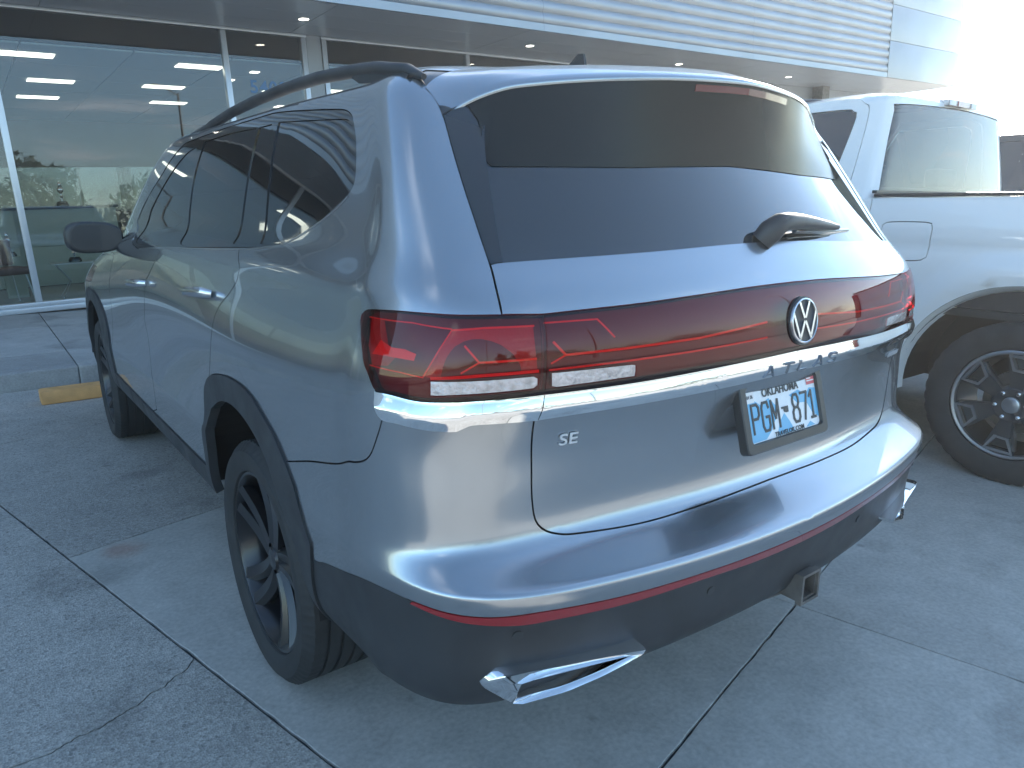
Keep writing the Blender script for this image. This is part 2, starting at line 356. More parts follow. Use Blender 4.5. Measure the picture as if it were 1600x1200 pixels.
# row: z, yc(rear centre y), k(crown), W(side half width), cr (corner fullness), [yfront, zfront]
ROWS=[
#  z     yc     k     W     dyc(corner back)  .. yf    zf
(.375,-.98, .14, .91, 0, -.60, 3.74, .24),
(.42,-1.11, .14, .955, 0, -.60, 3.82, .28),
(.50,-1.175,.14, .985,0, -.60, 3.88, .40),
(.60,-1.185,.15, .990,0, -.60, 3.91, .50),
(.664,-1.205,.145,.997,0, -.60, 3.92, .56),
(.700,-1.214,.145,.999,0, -.60, 3.925,.60),
(.709,-1.209,.145,.998,0, -.60, 3.925,.62),
(.718,-1.176,.14, .997,-.01, -.60, 3.925,.66),
(.757,-1.083,.135,.994,-.04, -.60, 3.925,.70),
(.80,-1.066,.135,.992,-.045, -.60, 3.92, .74),
(.90,-1.072,.135,.990,-.035, -.60, 3.91, .80),
(1.00,-1.088,.145,.992,-.01,-.60, 3.89, .86),
(1.085,-1.132,.15,.990,0,-.60, 3.86, .90),
(1.17,-1.13,.15, .978,0,-.60, 3.82, .94),
(1.24,-1.115,.155,.962,0,-.58, 3.76,.97),
(1.29,-1.09,.17, .946,0, -.56, 3.66,1.0),
(1.34,-1.045,.19,.908,0, -.52, 2.80,1.10),
(1.42,-.99, .20, .885,0, -.50, 2.62,1.20),
(1.52,-.92, .21, .855,0, -.46, 2.38,1.34),
(1.62,-.85, .22, .824,0, -.42, 2.08,1.49),
(1.69,-.80, .23, .800,0, -.38, 1.82,1.60),
(1.728,-.74,.22, .766, 0, -.34, 1.66,1.66),
(1.754,-.66,.16, .685, 0, -.30, 1.58,1.685),
(1.773,-.60,.08, .36, 0, -.28, 1.52,1.70),
(1.779,-.58,.02,.0005, 0, -.27, 1.50,1.705),
]
def net():
    N=[]
    for (z,yc,k,W,cr,ye,yf,zf) in ROWS:
        s=min(1,W/.88)   # shrink rear columns for roof rows
        row=[]
        for x in XR:
            xx=x*min(1,W/.93)
            row.append([xx,yc+k*xx*xx,z])
        xe=row[-1][0]; yce=row[-1][1]
        # corner: points between (xe,yce) and (W, -.70)
        y1=YS[0]
        sl=2*k*xe
        # bezier-like corner control points
        cx=W; yce+=cr*.6; cy=yce+sl*(W-xe)+cr*.4
        row[-1][1]=yce; row[-2][1]+=cr*.3; p0=np.array([xe,yce]);p3=np.array([W,max(y1,yce+.12)])
        pc=np.array([cx+.012*min(1,W/.8),cy-.02*min(1,W/.8)])
        for t in (.36,.66,.9):
            b=(1-t)**2*p0+2*t*(1-t)*pc+t*t*p3
            sh=p0+(p3-p0)*t
            row.append([b[0],b[1],z])
        # pull corner towards full
        side=[]
        for y in YS:
            tt=(y-YS[0])/(YS[-1]-YS[0])
            w=W
            yy=y
            # rows above belt: compress side columns toward shorter extents
            y0=max(YS[0],yce+.16); y1e=min(YS[-1],yf-.35)
            yy=y0+(y1e-y0)*tt
            # width variation
            w=W-.025*np.clip((-yy-.45)/.4,0,1)**2
            w-= .05*np.clip((yy-2.6)/1.2,0,1)**2
            zz=z+(zf-z)*np.clip((yy-1.6)/(yf-1.6),0,1)**1.6 if zf<z else z
            zz+=.010*np.clip((z-1.55)/.15,0,1)*np.clip((yy+.5)/.5,0,1)*np.clip(W/.5-.3,0,1)
            side.append([w,yy,zz])
        row+=side
        for fx in (.97,.86,.62,.32,0):
            q={.97:.62,.86:.86,.62:.955,.32:.99,0:1}[fx]
            ys_=side[-1][1]; row.append([fx*W*(.99 if fx>.9 else 1), ys_+(yf-ys_)*q, side[-1][2]+(zf-side[-1][2])*q])
        N.append(row)
    return np.array(N)
def bump(y,c,w): 
    return np.exp(-((y-c)/w)**2)
def adjust(N):
    N=N.copy()
    Y=N[:,:,1];Z=N[:,:,2];X=N[:,:,0]
    # door side slightly in at mid height; haunches over wheels
    side=np.clip((X-.8)/.12,0,1)
    door=bump(Y,1.5,.95)
    X-=side*door*.030*bump(Z,.95,.30)
    X+=side*.012*bump(Y,-.05,.45)*bump(Z,1.02,.16)
    X-=side*.018*bump(Y,-.3,.7)*bump(Z,1.24,.07)
    lift=np.clip(1-np.abs(Z-.69)/.12,0,1)**.5*np.clip((.8-Y)/1.2,0,1); Z+=.030*lift*np.clip(np.abs(X)/.92,0,1.05)**2
    return N

def pad(N):
    a=N[:,1].copy();a[:,0]*=-1;b=N[:,-2].copy();b[:,0]*=-1
    Mx=np.concatenate([a[:,None],N,b[:,None]],1)
    lo=2*Mx[0]-Mx[1];hi=Mx[-2].copy();hi[:,0]*=-1
    return np.concatenate([lo[None],Mx,hi[None]],0)
NET=pad(adjust(net())); NET[:,:,0]*=-1        # left side of the car is -x
NR,NC=NET.shape[0]-2,NET.shape[1]-2
def bs(t): return np.array([(1-t)**3,3*t**3-6*t**2+4,-3*t**3+3*t**2+3*t+1,t**3])/6
def S(u,v):
    u=np.atleast_1d(u).astype(float);v=np.atleast_1d(v).astype(float)
    iu=np.clip(np.floor(u).astype(int),0,NC-2);iv=np.clip(np.floor(v).astype(int),0,NR-2)
    bu=bs(u-iu);bv=bs(v-iv);out=np.zeros((len(u),3))
    for a in range(4):
        for b in range(4): out+=(bv[a]*bu[b])[:,None]*NET[iv+a,iu+b]
    return out
def SN(u,v,e=2e-3):
    u=np.atleast_1d(u).astype(float);v=np.atleast_1d(v).astype(float)
    def ext(uu,vv): return S(np.clip(uu,-.02,NC-1+.02),np.clip(vv,-.02,NR-1+.02))
    n=np.cross(ext(u,v+e)-ext(u,v-e),ext(u+e,v)-ext(u-e,v)); n/=np.linalg.norm(n,axis=1)[:,None]+1e-15
    return n
if (SN([8],[10])[0][0]) > 0: SN0=SN; SN=lambda u,v,e=2e-3:-SN0(u,v,e)
# metric map
us=np.linspace(0,NC-1,400); au=np.r_[0,np.cumsum(np.linalg.norm(np.diff(S(us,us*0+12),axis=0),axis=1))]
vs_=np.linspace(0,NR-1,400); av=np.r_[0,np.cumsum(np.maximum(np.linalg.norm(np.diff(S(vs_*0+2,vs_),axis=0),axis=1),2e-4))]
sc=lambda P:np.stack([np.interp(P[:,0],us,au),np.interp(P[:,1],vs_,av)],1)
isc=lambda Q:np.stack([np.interp(Q[:,0],au,us),np.interp(Q[:,1],av,vs_)],1)
gu=np.linspace(0,NC-1,(NC-1)*10+1);gv=np.linspace(0,NR-1,(NR-1)*6+1);GU,GV=np.meshgrid(gu,gv);fu,fv=GU.ravel(),GV.ravel();GX=S(fu,fv)
def uv_side(y,z,lo=5.5):
    e=(GX[:,1]-y)**2+(GX[:,2]-z)**2+np.where((fu<lo)|(fu>19),9,0);k=np.argmin(e);u,v=fu[k],fv[k]
    for i in range(8):
        f=lambda a,b:S([a],[b])[0][1:]-(y,z)
        r=f(u,v);J=np.stack([(f(u+1e-4,v)-r)/1e-4,(f(u,v+1e-4)-r)/1e-4],1);d=np.clip(np.linalg.lstsq(J,r,rcond=1e-3)[0],-.3,.3)
        u=min(max(u-d[0],0),NC-1);v=min(max(v-d[1],0),NR-1)
    return (u,v)
def uv_rear(x,z):
    e=(GX[:,0]-x)**2+(GX[:,2]-z)**2+np.where(fu>6,9,0);k=np.argmin(e);u,v=fu[k],fv[k]
    for i in range(8):
        f=lambda a,b:S([a],[b])[0][[0,2]]-(x,z)
        r=f(u,v);J=np.stack([(f(u+1e-4,v)-r)/1e-4,(f(u,v+1e-4)-r)/1e-4],1);d=np.clip(np.linalg.lstsq(J,r,rcond=1e-3)[0],-.3,.3)
        u=min(max(u-d[0],0),NC-1);v=min(max(v-d[1],0),NR-1)
    return (u,v)
UV={'lamp_side': [(3.33, 14.151), (3.918, 14.216), (4.645, 14.251), (5.243, 14.292), (5.968, 14.286), (6.686, 14.194), (6.891, 14.117), (7.004, 13.984), (7.006, 13.825), (6.906, 13.562), (6.818, 13.317), (6.691, 13.013), (6.596, 12.767), (6.446, 12.571), (6.212, 12.221), (5.996, 12.2), (5.785, 12.19), (5.324, 12.126), (4.917, 12.123), (4.433, 12.136), (3.41, 12.145)],
 'chrome_side': [(6.212, 12.221), (5.996, 12.2), (5.785, 12.19), (5.324, 12.126), (4.917, 12.123), (4.433, 12.136), (3.41, 12.145), (3.492, 11.602), (3.567, 11.602), (4.343, 11.633), (4.511, 11.596), (4.617, 11.497), (4.865, 11.499), (5.13, 11.522), (5.58, 11.598), (5.95, 11.663)],
 'gapA': [(4.867, 20.344), (4.487, 19.616), (4.325, 19.079), (4.219, 18.339), (4.106, 17.618), (3.986, 16.827), (3.891, 15.869), (3.895, 15.008), (3.927, 14.227)],
 'gapB': [(3.387, 12.148), (3.492, 11.602), (3.469, 11.135), (3.436, 10.471), (3.421, 9.761), (3.365, 9.141), (3.235, 8.725), (3.053, 8.446), (2.78, 8.249), (1.902, 8.004), (1.016, 8.045), (0.0, 8.201)],
 'finin': [(3.505, 19.049), (3.553, 18.635), (3.595, 18.158), (3.635, 17.255), (3.664, 15.931)],
 'seam': [(5.965, 11.66), (6.024, 11.374), (6.083, 11.167), (6.19, 10.883), (6.321, 10.662), (6.524, 10.506), (6.852, 10.393), (7.446, 10.25), (8.66, 9.716), (9.436, 9.062)],
 'archout': [(8.842, 3.493), (8.968, 4.483), (9.099, 7.294), (9.28, 8.649), (9.458, 9.281), (9.646, 9.731), (9.92, 10.124), (10.186, 10.461), (10.547, 10.627), (10.957, 10.586), (11.302, 10.412), (11.55, 10.19), (11.72, 9.873), (11.836, 9.289), (11.864, 7.726)],
 'cladtop': [(8.838, 2.997), (8.698, 3.065), (8.323, 3.323), (6.641, 4.114), (5.788, 4.258), (5.147, 4.169), (4.584, 4.111), (4.222, 4.118), (3.665, 4.149), (2.538, 4.022), (1.506, 4.011), (0.276, 4.201)],
 'reflbot': [(5.789, 4.091), (5.139, 3.891), (4.565, 3.757), (4.004, 3.665), (3.528, 3.673), (2.452, 3.598), (1.469, 3.648), (0.231, 3.594)],
 'quarter': [(11.778, 19.656), (10.555, 19.478), (9.082, 19.288), (8.817, 19.176), (8.709, 18.987), (8.635, 18.368), (8.63, 17.798), (8.818, 17.54), (9.39, 17.18), (9.982, 16.77), (10.679, 16.08), (11.039, 15.993), (11.439, 17.785)],
 'fixedlight': [(12.466, 19.64), (12.014, 19.654), (11.651, 17.796), (11.196, 15.963), (11.767, 15.838), (12.193, 18.008)],
 'reardoorglass': [(14.614, 19.64), (13.539, 19.717), (12.557, 19.641), (12.262, 17.923), (11.848, 15.818), (13.004, 15.407), (13.949, 17.73)],
 'frontdoorglass': [(14.907, 19.479), (15.275, 19.249), (15.46, 18.725), (15.527, 17.964), (15.509, 17.004), (15.045, 15.906), (14.132, 14.9), (13.143, 15.343), (14.159, 17.741)],
 'dlo': [(12.206, 20.19), (10.836, 19.91), (9.429, 19.659), (8.979, 19.546), (8.722, 19.351), (8.635, 19.116), (8.546, 18.691), (8.545, 18.22), (8.588, 17.796), (8.739, 17.538), (9.195, 17.166), (9.616, 16.787), (10.133, 16.334), (10.428, 16.03), (10.561, 15.941), (10.769, 15.872), (11.819, 15.599), (12.843, 15.156), (13.945, 14.532), (14.266, 14.695), (14.964, 15.495), (16.195, 16.664), (16.236, 17.335), (16.207, 17.916), (16.11, 18.434), (16.142, 19.054), (15.96, 19.772), (15.379, 19.916), (14.711, 20.011), (13.836, 20.129), (12.997, 20.158)],
 'doorgapR': [(11.431, 15.716), (10.924, 14.774), (10.864, 13.966), (10.99, 13.395), (11.16, 12.926), (11.269, 12.525), (11.339, 12.031), (11.441, 11.165), (11.618, 10.171)],
 'doorgapF': [(13.227, 14.896), (13.249, 14.232), (13.553, 12.942), (13.688, 12.479), (13.912, 10.509), (13.804, 9.072), (13.658, 5.288), (13.673, 2.697), (13.833, 1.125)],
 'doorgapFF': [(14.938, 13.894), (15.233, 12.627), (15.386, 11.889), (15.632, 9.729), (15.344, 6.401)],
 'reverse_side': [(5.127, 12.575), (3.515, 12.586), (3.51, 12.308), (3.881, 12.293), (4.631, 12.279), (5.108, 12.246)],
 'reverse_mid': [(3.315, 12.619), (2.193, 12.597), (2.182, 12.297), (3.307, 12.27)],
 'handR': [(12.123, 12.901), (11.433, 13.169)],
 'handF': [(14.294, 12.237), (13.612, 12.486)],
 'sensor': [(4.07, 3.314)],
 'wiperbase': [(0.0, 16.303)],
 'wiperpivot': [(0.006, 16.662)],
 'wipertip': [(2.084, 16.66)],
 'wipermid': [(0.612, 16.688)],
 's_top': [(4.789, 13.841), (4.205, 13.891), (3.465, 13.872)],
 's_low': [(5.157, 12.623), (4.26, 12.675), (3.469, 12.676)],
 's_diag': [(4.789, 13.841), (5.018, 13.338), (5.298, 12.648)],
 's_y1': [(4.581, 13.42), (4.353, 12.984), (3.489, 12.983)],
 's_y2': [(4.353, 12.984), (4.646, 12.741)],
 's_l1': [(6.805, 13.977), (5.586, 14.004), (4.787, 13.876)],
 's_l2': [(6.529, 12.735), (5.765, 12.703), (5.291, 12.634)],
 'marker': [(6.311, 13.411), (6.011, 13.269), (5.709, 13.27), (5.456, 13.179), (5.494, 13.007), (5.938, 13.032), (6.502, 13.018)],
 'c_top': [(3.328, 13.936), (2.598, 13.925), (2.408, 13.346)],
 'c_y1': [(3.233, 13.374), (3.075, 13.006), (2.297, 13.009), (1.331, 13.052), (0.276, 13.06)],
 'c_y2': [(3.075, 13.006), (3.285, 12.826)],
 'c_low': [(3.315, 12.669), (2.137, 12.679), (1.332, 12.705), (0.214, 12.728)],
 'stext': [(3.101, 10.887), (2.736, 10.934)],
 'atlas': [(0.444, 11.847), (0.0, 11.817)]}
ST=.013
rs=lambda p,step=ST,closed=False:resample(p,step,sc,closed)
C={}
top_c=[(0,14.56),(.6,14.52),(1.3,14.40),(2.06,14.27),(2.8,14.2)]
lampS=UV['lamp_side']; lt0=lampS[0]; lb0=lampS[-1]
C['lamp_out']=rs(lampS)
C['lamp_split']=rs([lt0,lb0])
C['lamp_ct']=rs(top_c+[lt0]); C['lamp_cb']=rs([(0,12.28),(.9,12.23),(2.1,12.15),lb0])
chs=UV['chrome_side']; i_b=chs.index(min(chs[6:9],key=lambda q:0)) if 0 else 7
C['ch_out']=rs(chs[6:]+[chs[0]]); C['ch_cb']=rs([(0,11.72),(.44,11.70),(1.2,11.66),(2.07,11.63),(2.9,11.62),chs[7]])
gA=UV['gapA']; gA=[(5.45,20.9)]+gA[:-1]+[(gA[-1][0],14.215)]
C['gapA']=rs(gA)
gB=[chs[7]]+UV['gapB'][2:-1]+[uv_rear(-.12,.763),(0,uv_rear(-.005,.764)[1])]
GB0=gB[-1][1]; CT0=uv_rear(-.005,.660)[1]; RB0=uv_rear(-.005,.635)[1]
C['gapB']=rs(gB)
C['lg_top']=rs([gA[0],(4.9,21.6),(3.5,22.2),(1.5,22.4),(0,22.45)])
C['finin']=rs([(3.45,21.2),(3.52,20.2)]+UV['finin'][0:]); fb=UV['finin'][-1]
C['gl_top']=rs([(0,21.2),(3.45,21.2)])
gb=[(0,16.26),(.69,16.22),(1.5,16.12),(2.21,16.05),fb,(3.87,15.87)]
C['gl_bot']=rs(gb)
se=UV['seam']; ao=UV['archout']
C['seam']=rs(se); 
C['archout']=rs(ao+[uv_side(.478,.558),uv_side(.49,.45),uv_side(.49,.34)])
def arch(cy,r=.495,n=30):
    p=[(.445,.34),(.443,.46),(.430,.56),(.405,.66),(.375,.735)]+[(.05+r*math.cos(t),.38+r*math.sin(t)) for t in np.linspace(math.radians(57),math.pi+.12,n)]
    return [uv_side(y-.05+cy,z) for y,z in p]
A1=arch(.05); A2=arch(3.02)
C['arch1']=rs(A1); C['arch2']=rs(A2)
yz=lambda q:S([q[0]],[q[1]])[0][1:]
AO=[yz(q) for q in ao]; ao2=[uv_side(min(p[0]+2.97,3.62),p[1]) for p in AO]
ao2=[uv_side(2.38,.50),uv_side(2.385,.60),uv_side(2.42,.72),uv_side(2.50,.82),uv_side(2.64,.905),uv_side(2.80,.945),uv_side(3.0,.955),uv_side(3.2,.935),uv_side(3.38,.87),uv_side(3.50,.77),uv_side(3.56,.64),uv_side(3.57,.5)]
C['archout2']=rs(ao2)
ct=UV['cladtop'][:-1]+[(.6,CT0),(0,CT0)]
C['cladtop']=rs([ao[0]]+ct); C['arlow']=rs([ao[0],(8.93,2.6),(9.02,1.4),(9.1,.3),(9.12,0)])
C['reflbot']=rs(UV['reflbot'][:-1]+[(.7,RB0+.02),(0,RB0)]); 
C['reflL']=rs([UV['cladtop'][4],UV['reflbot'][0]])
rk=[uv_side(y,z) for y,z in ((.478,.558),(.60,.553),(1.0,.545),(1.5,.535),(2.0,.535),(2.40,.54))]
C['rocker']=rs(rk)
C['botR']=rs([(0,uv_rear(-.005,.475)[1]),uv_rear(-.25,.462),uv_rear(-.45,.450),uv_rear(-.60,.448),uv_rear(-.78,.450),uv_side(-.86,.452,4.2),uv_side(-.78,.435),uv_side(-.68,.405),uv_side(-.60,.385),uv_side(-.52,.377),uv_side(-.40,.377)]); C['botS']=rs([uv_side(.30,.462),uv_side(.7,.458),uv_side(1.37,.452),uv_side(2.0,.45),uv_side(2.62,.45)])
C['rk_front']=rs([uv_side(3.56,.56),(19.2,3.4),(20.5,3.2),(NC-1,3.2)])
for k in ('dlo','quarter','fixedlight','reardoorglass','frontdoorglass','reverse_side','reverse_mid'): C[k]=rs(UV[k],closed=True)
dR=UV['doorgapR']; C['dR']=rs(dR+[ao[-3]])
C['dF']=rs([UV['doorgapF'][0]]+UV['doorgapF'][1:-1]+[uv_side(1.42,.538)])
C['dFF']=rs([uv_side(2.02,1.30),uv_side(2.12,1.20),uv_side(2.26,1.05),uv_side(2.30,.9),uv_side(2.33,.75),uv_side(2.385,.62)])
# hood / windscreen / front features
hood=[(17.2,15.2),(18.5,14.7),(20,14.5),(NC-1,14.45)]; C['hood_f']=rs(hood,.03); C['hood_s']=rs([(17.2,15.2),(17.0,15.62)],.03); C['hood_b']=rs([(17.0,15.62),(18.6,15.7),(NC-1,15.75)],.03)
ws=[(NC-1,16.3),(18.3,16.2),(17.75,17.5),(17.6,19),(18.2,20.6),(NC-1,20.9)]; C['ws']=rs(ws,.03)
hl=[(18.2,13.6),(20.2,13.3),(20.2,12.2),(18.4,12.2)]; C['hl']=rs(hl,.03,closed=True)
gr=[(NC-1,12.9),(20.3,12.9),(20.2,6),(NC-1,5.6)]; C['gr']=rs(gr,.03)
# grid points, finer at the back, extra rows in the chrome and lamp
G=[];Rr=[]
Q0=sc(np.array([[0,0],[NC-1,NR-1]])); y=Q0[0,1]; row=0
while y<Q0[1,1]:
    x=0; row+=1
    while x<Q0[1,0]:
        uu=np.interp(x,au,us); st=.020 if uu<11.3 else (.028 if uu<14.5 else .045)
        if uu<11.3 or (row%2==0): G.append((x if x else 0,y)); Rr.append(st)
        x+=st
    y+=.020
for t in (.15,.3,.45,.55,.7,.85):
    xs=np.arange(0,au[np.searchsorted(us,6.0)],.015)
    for x in xs:
        uu=np.interp(x,au,us)
        lo=np.interp(uu,*np.array(sorted(list(map(tuple,C['ch_cb']))+list(map(tuple,[q for q in C['ch_out'] if q[1]<12]) ))).T); hi=np.interp(uu,*np.array(sorted(list(map(tuple,C['lamp_cb']))+[tuple(q) for q in C['lamp_out'] if q[1]<12.25])).T)
        G.append((x,np.interp(lo+(hi-lo)*t,vs_,av))); Rr.append(.006)
G=isc(np.array(G)); Rr=np.array(Rr)
bord=[rs([(0,0),(NC-1,0)],.03),rs([(NC-1,0),(NC-1,NR-1)],.03),rs([(0,NR-1),(NC-1,NR-1)],.03),rs([(0,0),(0,NR-1)],.02)]
SP=Split(S,sc,isc,list(C.values())+bord,(G,Rr))
SP.UV[SP.UV[:,0]<2e-3,0]=0; SP.X=S(SP.UV[:,0],SP.UV[:,1]); NRM=SN(SP.UV[:,0],SP.UV[:,1])
z0=SP.UV[:,0]==0; NRM[z0,0]=0; SP.X[z0,0]=0
cat=lambda *a:np.concatenate(a)
RG={}
def reg(n,poly): RG[n]=SP.region(poly)
reg('reverse_side',C['reverse_side']); reg('reverse_mid',C['reverse_mid'])
reg('lamp_side',cat(C['lamp_out'],C['lamp_split'][::-1]))
reg('lamp_mid',cat(C['lamp_ct'],C['lamp_split'],C['lamp_cb'][::-1]))
reg('chrome_side',cat(C['ch_out'],[q for q in C['lamp_out'][::1] if q[1]<12.26]))
reg('chrome_mid',cat(C['ch_cb'],[lb0],C['lamp_cb'][::-1]))
reg('fin',cat(C['finin'],[gb[-1]],[q for q in C['gapA'] if q[1]>15.87][::-1],[(4.6,21.2)]))
reg('rear_glass',cat(C['gl_top'],C['finin'],C['gl_bot'][::-1]))
reg('liftgate',cat(C['lg_top'][::-1],C['gapA'],C['lamp_ct'][::-1][0:],))
reg('liftgate_low',cat(C['ch_cb'],C['gapB']))
reg('quarter',C['quarter']); reg('fixed',C['fixedlight']); reg('rglass',C['reardoorglass']); reg('fglass',C['frontdoorglass']); reg('dlo',C['dlo'])
reg('cut',cat(C['botR'],[(C['botR'][-1][0],-1),(0,-1)])); reg('cut2',cat(C['botS'],[(C['botS'][-1][0],-1),(C['botS'][0][0],-1)]))
b1=(A1[0][0],-1); b2=(A1[-1][0],-1); reg('open1',cat([b1],A1,[b2])); reg('open2',cat([(A2[0][0],-1)],A2,[(A2[-1][0],-1)]))
reg('arch1',cat(C['archout'],[(C['archout'][-1][0],-1),(9.12,-1)],C['arlow'][::-1])); reg('arch2',cat(C['archout2'],[(C['archout2'][-1][0],-1),(C['archout2'][0][0],-1)]))
reg('reflector',cat([q for q in C['cladtop'] if q[0]<=UV['cladtop'][4][0]+1e-3],C['reflbot'][::-1]))
reg('valance',cat([(0,-1),(9.12,-1)],C['arlow'][::-1],C['cladtop']))
reg('rocker',cat(C['rocker'],[(C['rocker'][-1][0]+1,C['rocker'][-1][1]),(C['rocker'][-1][0]+1,-1),(11.0,-1),(11.0,C['rocker'][0][1])]))
reg('lowfront',cat(C['rk_front'],[(NC,3.2),(NC,-1),(17,-1),(17,C['rk_front'][0][1])]))
reg('bumper',cat(C['seam'],C['archout'][:3],C['cladtop'],[(0,7.9)],C['gapB'][::-1],[chs[7]],C['ch_out'][:],[se[0]]) if 0 else cat([(0,1.01)],C['gapB'][::-1],[q for q in C['ch_out']],C['seam'],[(9.9,9.1),(9.9,1.0),(0,1.0)]))
reg('headlight',C['hl']); reg('windscreen',cat(C['ws'],[(NC,20.9),(NC,16.3)]))
reg('grille',cat(C['gr'],[(NC,5.6),(NC,12.9)]))
reg('hood',cat(C['hood_f'],[(NC,14.45),(NC,15.75)],C['hood_b'][::-1]))
reg('frontdoor',cat(C['dFF'],[(C['dFF'][-1][0],2)],[(C['dF'][-1][0],C['dF'][-1][1])],C['dF'][::-1],[(14.5,15.5),(15.3,15.4)]))
reg('reardoor',cat(C['dF'],[(12.0,1)],[C['dR'][-1]],C['dR'][::-1],[(10.7,16.2),(13.4,15.3)]))
reg('body',lambda c:np.ones(len(c),bool))
TT=lambda n:SP.T[np.isin(SP.lab,[RG[k] for k in (n if isinstance(n,(list,tuple)) else [n])])]
def P_(name,keys,m,parent,**kw): return panel(name,SP.X,TT(keys),NRM,m,parent,**kw)
def PF(name,keys,m,parent,fun,**kw):
    u,v=SP.UV[:,0],SP.UV[:,1]; F=lambda a,b:S(np.clip(a,0,NC-1),np.clip(b,0,NR-1))+SN(a,b)*fun(np.abs(a),b)[:,None]; e=3e-3
    X=F(u,v); n=np.cross(F(u,v+e)-F(u,v-e),F(u+e,v)-F(np.maximum(u-e,0),v)); n/=np.linalg.norm(n,axis=1)[:,None]+1e-15; fl=(n*NRM).sum(1)<0; n[fl]*=-1; n[u==0,0]=0; X[u==0,0]=0
    return panel(name,X,TT(keys),n,m,parent,**kw)
def pair(name,keys,m,parent,**kw): return [P_(name,keys,m,parent,**kw),P_(name,keys,m,parent,mirror=True,**kw)]

suv=tag(empty('suv'),'silver-blue SUV with full-width red tail lamp parked in the foreground','suv')
P_('body_shell','body',M['paint'],suv,centre=True,gap=.0018,depth=.014)
P_('rear_bumper','bumper',M['paint'],suv,centre=True,gap=.002,depth=.014,off=.001)
lg=P_('liftgate',['liftgate','liftgate_low'],M['paint'],suv,centre=True,gap=.0026,depth=.018)
for mr in (False,True): P_('side_fin','fin',M['fin'],lg,gap=.001,depth=.10,off=-.002,mirror=mr)
GLO=lambda u,v:-.004-.011*np.clip((v-15.9)/2.0,0,1)*np.clip(np.abs(u)/3.3,0,1)**1.5
PF('rear_window','rear_glass',M['rearglass'],lg,GLO,centre=True,gap=-.001,depth=.0)
P_('valance','valance',M['clad'],suv,centre=True,gap=.001,depth=.02,off=-.001)
P_('reflector_strip','reflector',M['reddeep'],suv,centre=True,gap=.0012,depth=.01,off=.001)
pair('wheel_arch_trim','arch1',M['clad'],suv,gap=.001,depth=.03,off=.006); pair('wheel_arch_trim','arch2',M['clad'],suv,gap=.001,depth=.03,off=.006)
pair('rocker_trim','rocker',M['clad'],suv,gap=.001,depth=.02,off=.005); P_('front_bumper_trim','lowfront',M['clad'],suv,centre=True,gap=.001,depth=.02)
rd=pair('rear_door','reardoor',M['paint'],suv,gap=.0024,depth=.014); fd=pair('front_door','frontdoor',M['paint'],suv,gap=.0024,depth=.014)
P_('hood','hood',M['paint'],suv,centre=True,gap=.003); P_('windscreen','windscreen',M['tint'],suv,centre=True,gap=.002,off=-.003); P_('grille','grille',M['gloss_black'],suv,centre=True)
pair('headlight','headlight',M['clearlens'],suv)
wt=pair('window_trim','dlo',M['gloss_black'],suv,gap=.001,depth=.01,off=-.002)
for k,n in (('quarter','quarter_window'),('fixed','door_quarter_light'),('rglass','rear_door_window'),('fglass','front_door_window')):
    pair(n,k,M['tint'],suv,gap=.0005,depth=.006,off=-.005)
_cb=np.array(sorted(map(tuple,cat(C['ch_cb'],[q for q in C['ch_out'] if q[1]<11.66])))); _ct=np.array(sorted(map(tuple,cat(C['lamp_cb'],[q for q in C['lamp_out'] if 11.9<q[1]<12.24]))))
def chrome_off(u,v):
    lo=np.interp(u,_cb[:,0],_cb[:,1]); hi=np.interp(u,_ct[:,0],_ct[:,1]); t=np.clip((v-lo)/(hi-lo),0,1); a=t-.46; return .0155-.0115*a-.0120*np.sqrt(a*a+.0016)*1.0
PF('chrome_strip','chrome_mid',M['chrome'],lg,chrome_off,centre=True,gap=.001,depth=.01)
for mr in (False,True): PF('chrome_strip','chrome_side',M['chrome'],suv,chrome_off,mirror=mr,gap=.001,depth=.01)
# dark inner shell behind the panel gaps
def core():
    U=np.linspace(0,NC-1,(NC-1)*2+1); Vv=np.arange(1,NR-.9,.5); V=[];F=[]
    A_,B_=np.meshgrid(U,Vv); X=S(A_.ravel(),B_.ravel())-SN(A_.ravel(),B_.ravel())*.022; nU=len(U)
    for sgn in (1,-1):
        o=len(V); V+=list(X*[sgn,1,1])
        for j in range(len(Vv)-1):
            for i in range(nU-1):
                f=[j*nU+i,j*nU+i+1,(j+1)*nU+i+1,(j+1)*nU+i]; c=X[f].mean(0)
                if X[f][:,2].min()<.47: continue
                if c[2]<.95 and (abs(c[1]-.05)<.60 or abs(c[1]-3.02)<.60): continue
                F.append([o+q for q in f])
    return mesh_obj('inner_shell',V,F,M['void'],suv)
core()
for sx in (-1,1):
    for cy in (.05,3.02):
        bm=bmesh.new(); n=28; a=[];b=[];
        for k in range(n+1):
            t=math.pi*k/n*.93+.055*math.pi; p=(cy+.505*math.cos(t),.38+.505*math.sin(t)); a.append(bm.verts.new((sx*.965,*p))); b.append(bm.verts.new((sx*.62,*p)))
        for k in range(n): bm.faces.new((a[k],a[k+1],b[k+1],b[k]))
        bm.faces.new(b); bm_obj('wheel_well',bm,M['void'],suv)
box('underbody',(-.76,-.80,.40),(.76,3.55,.50),M['void'],suv,.02)

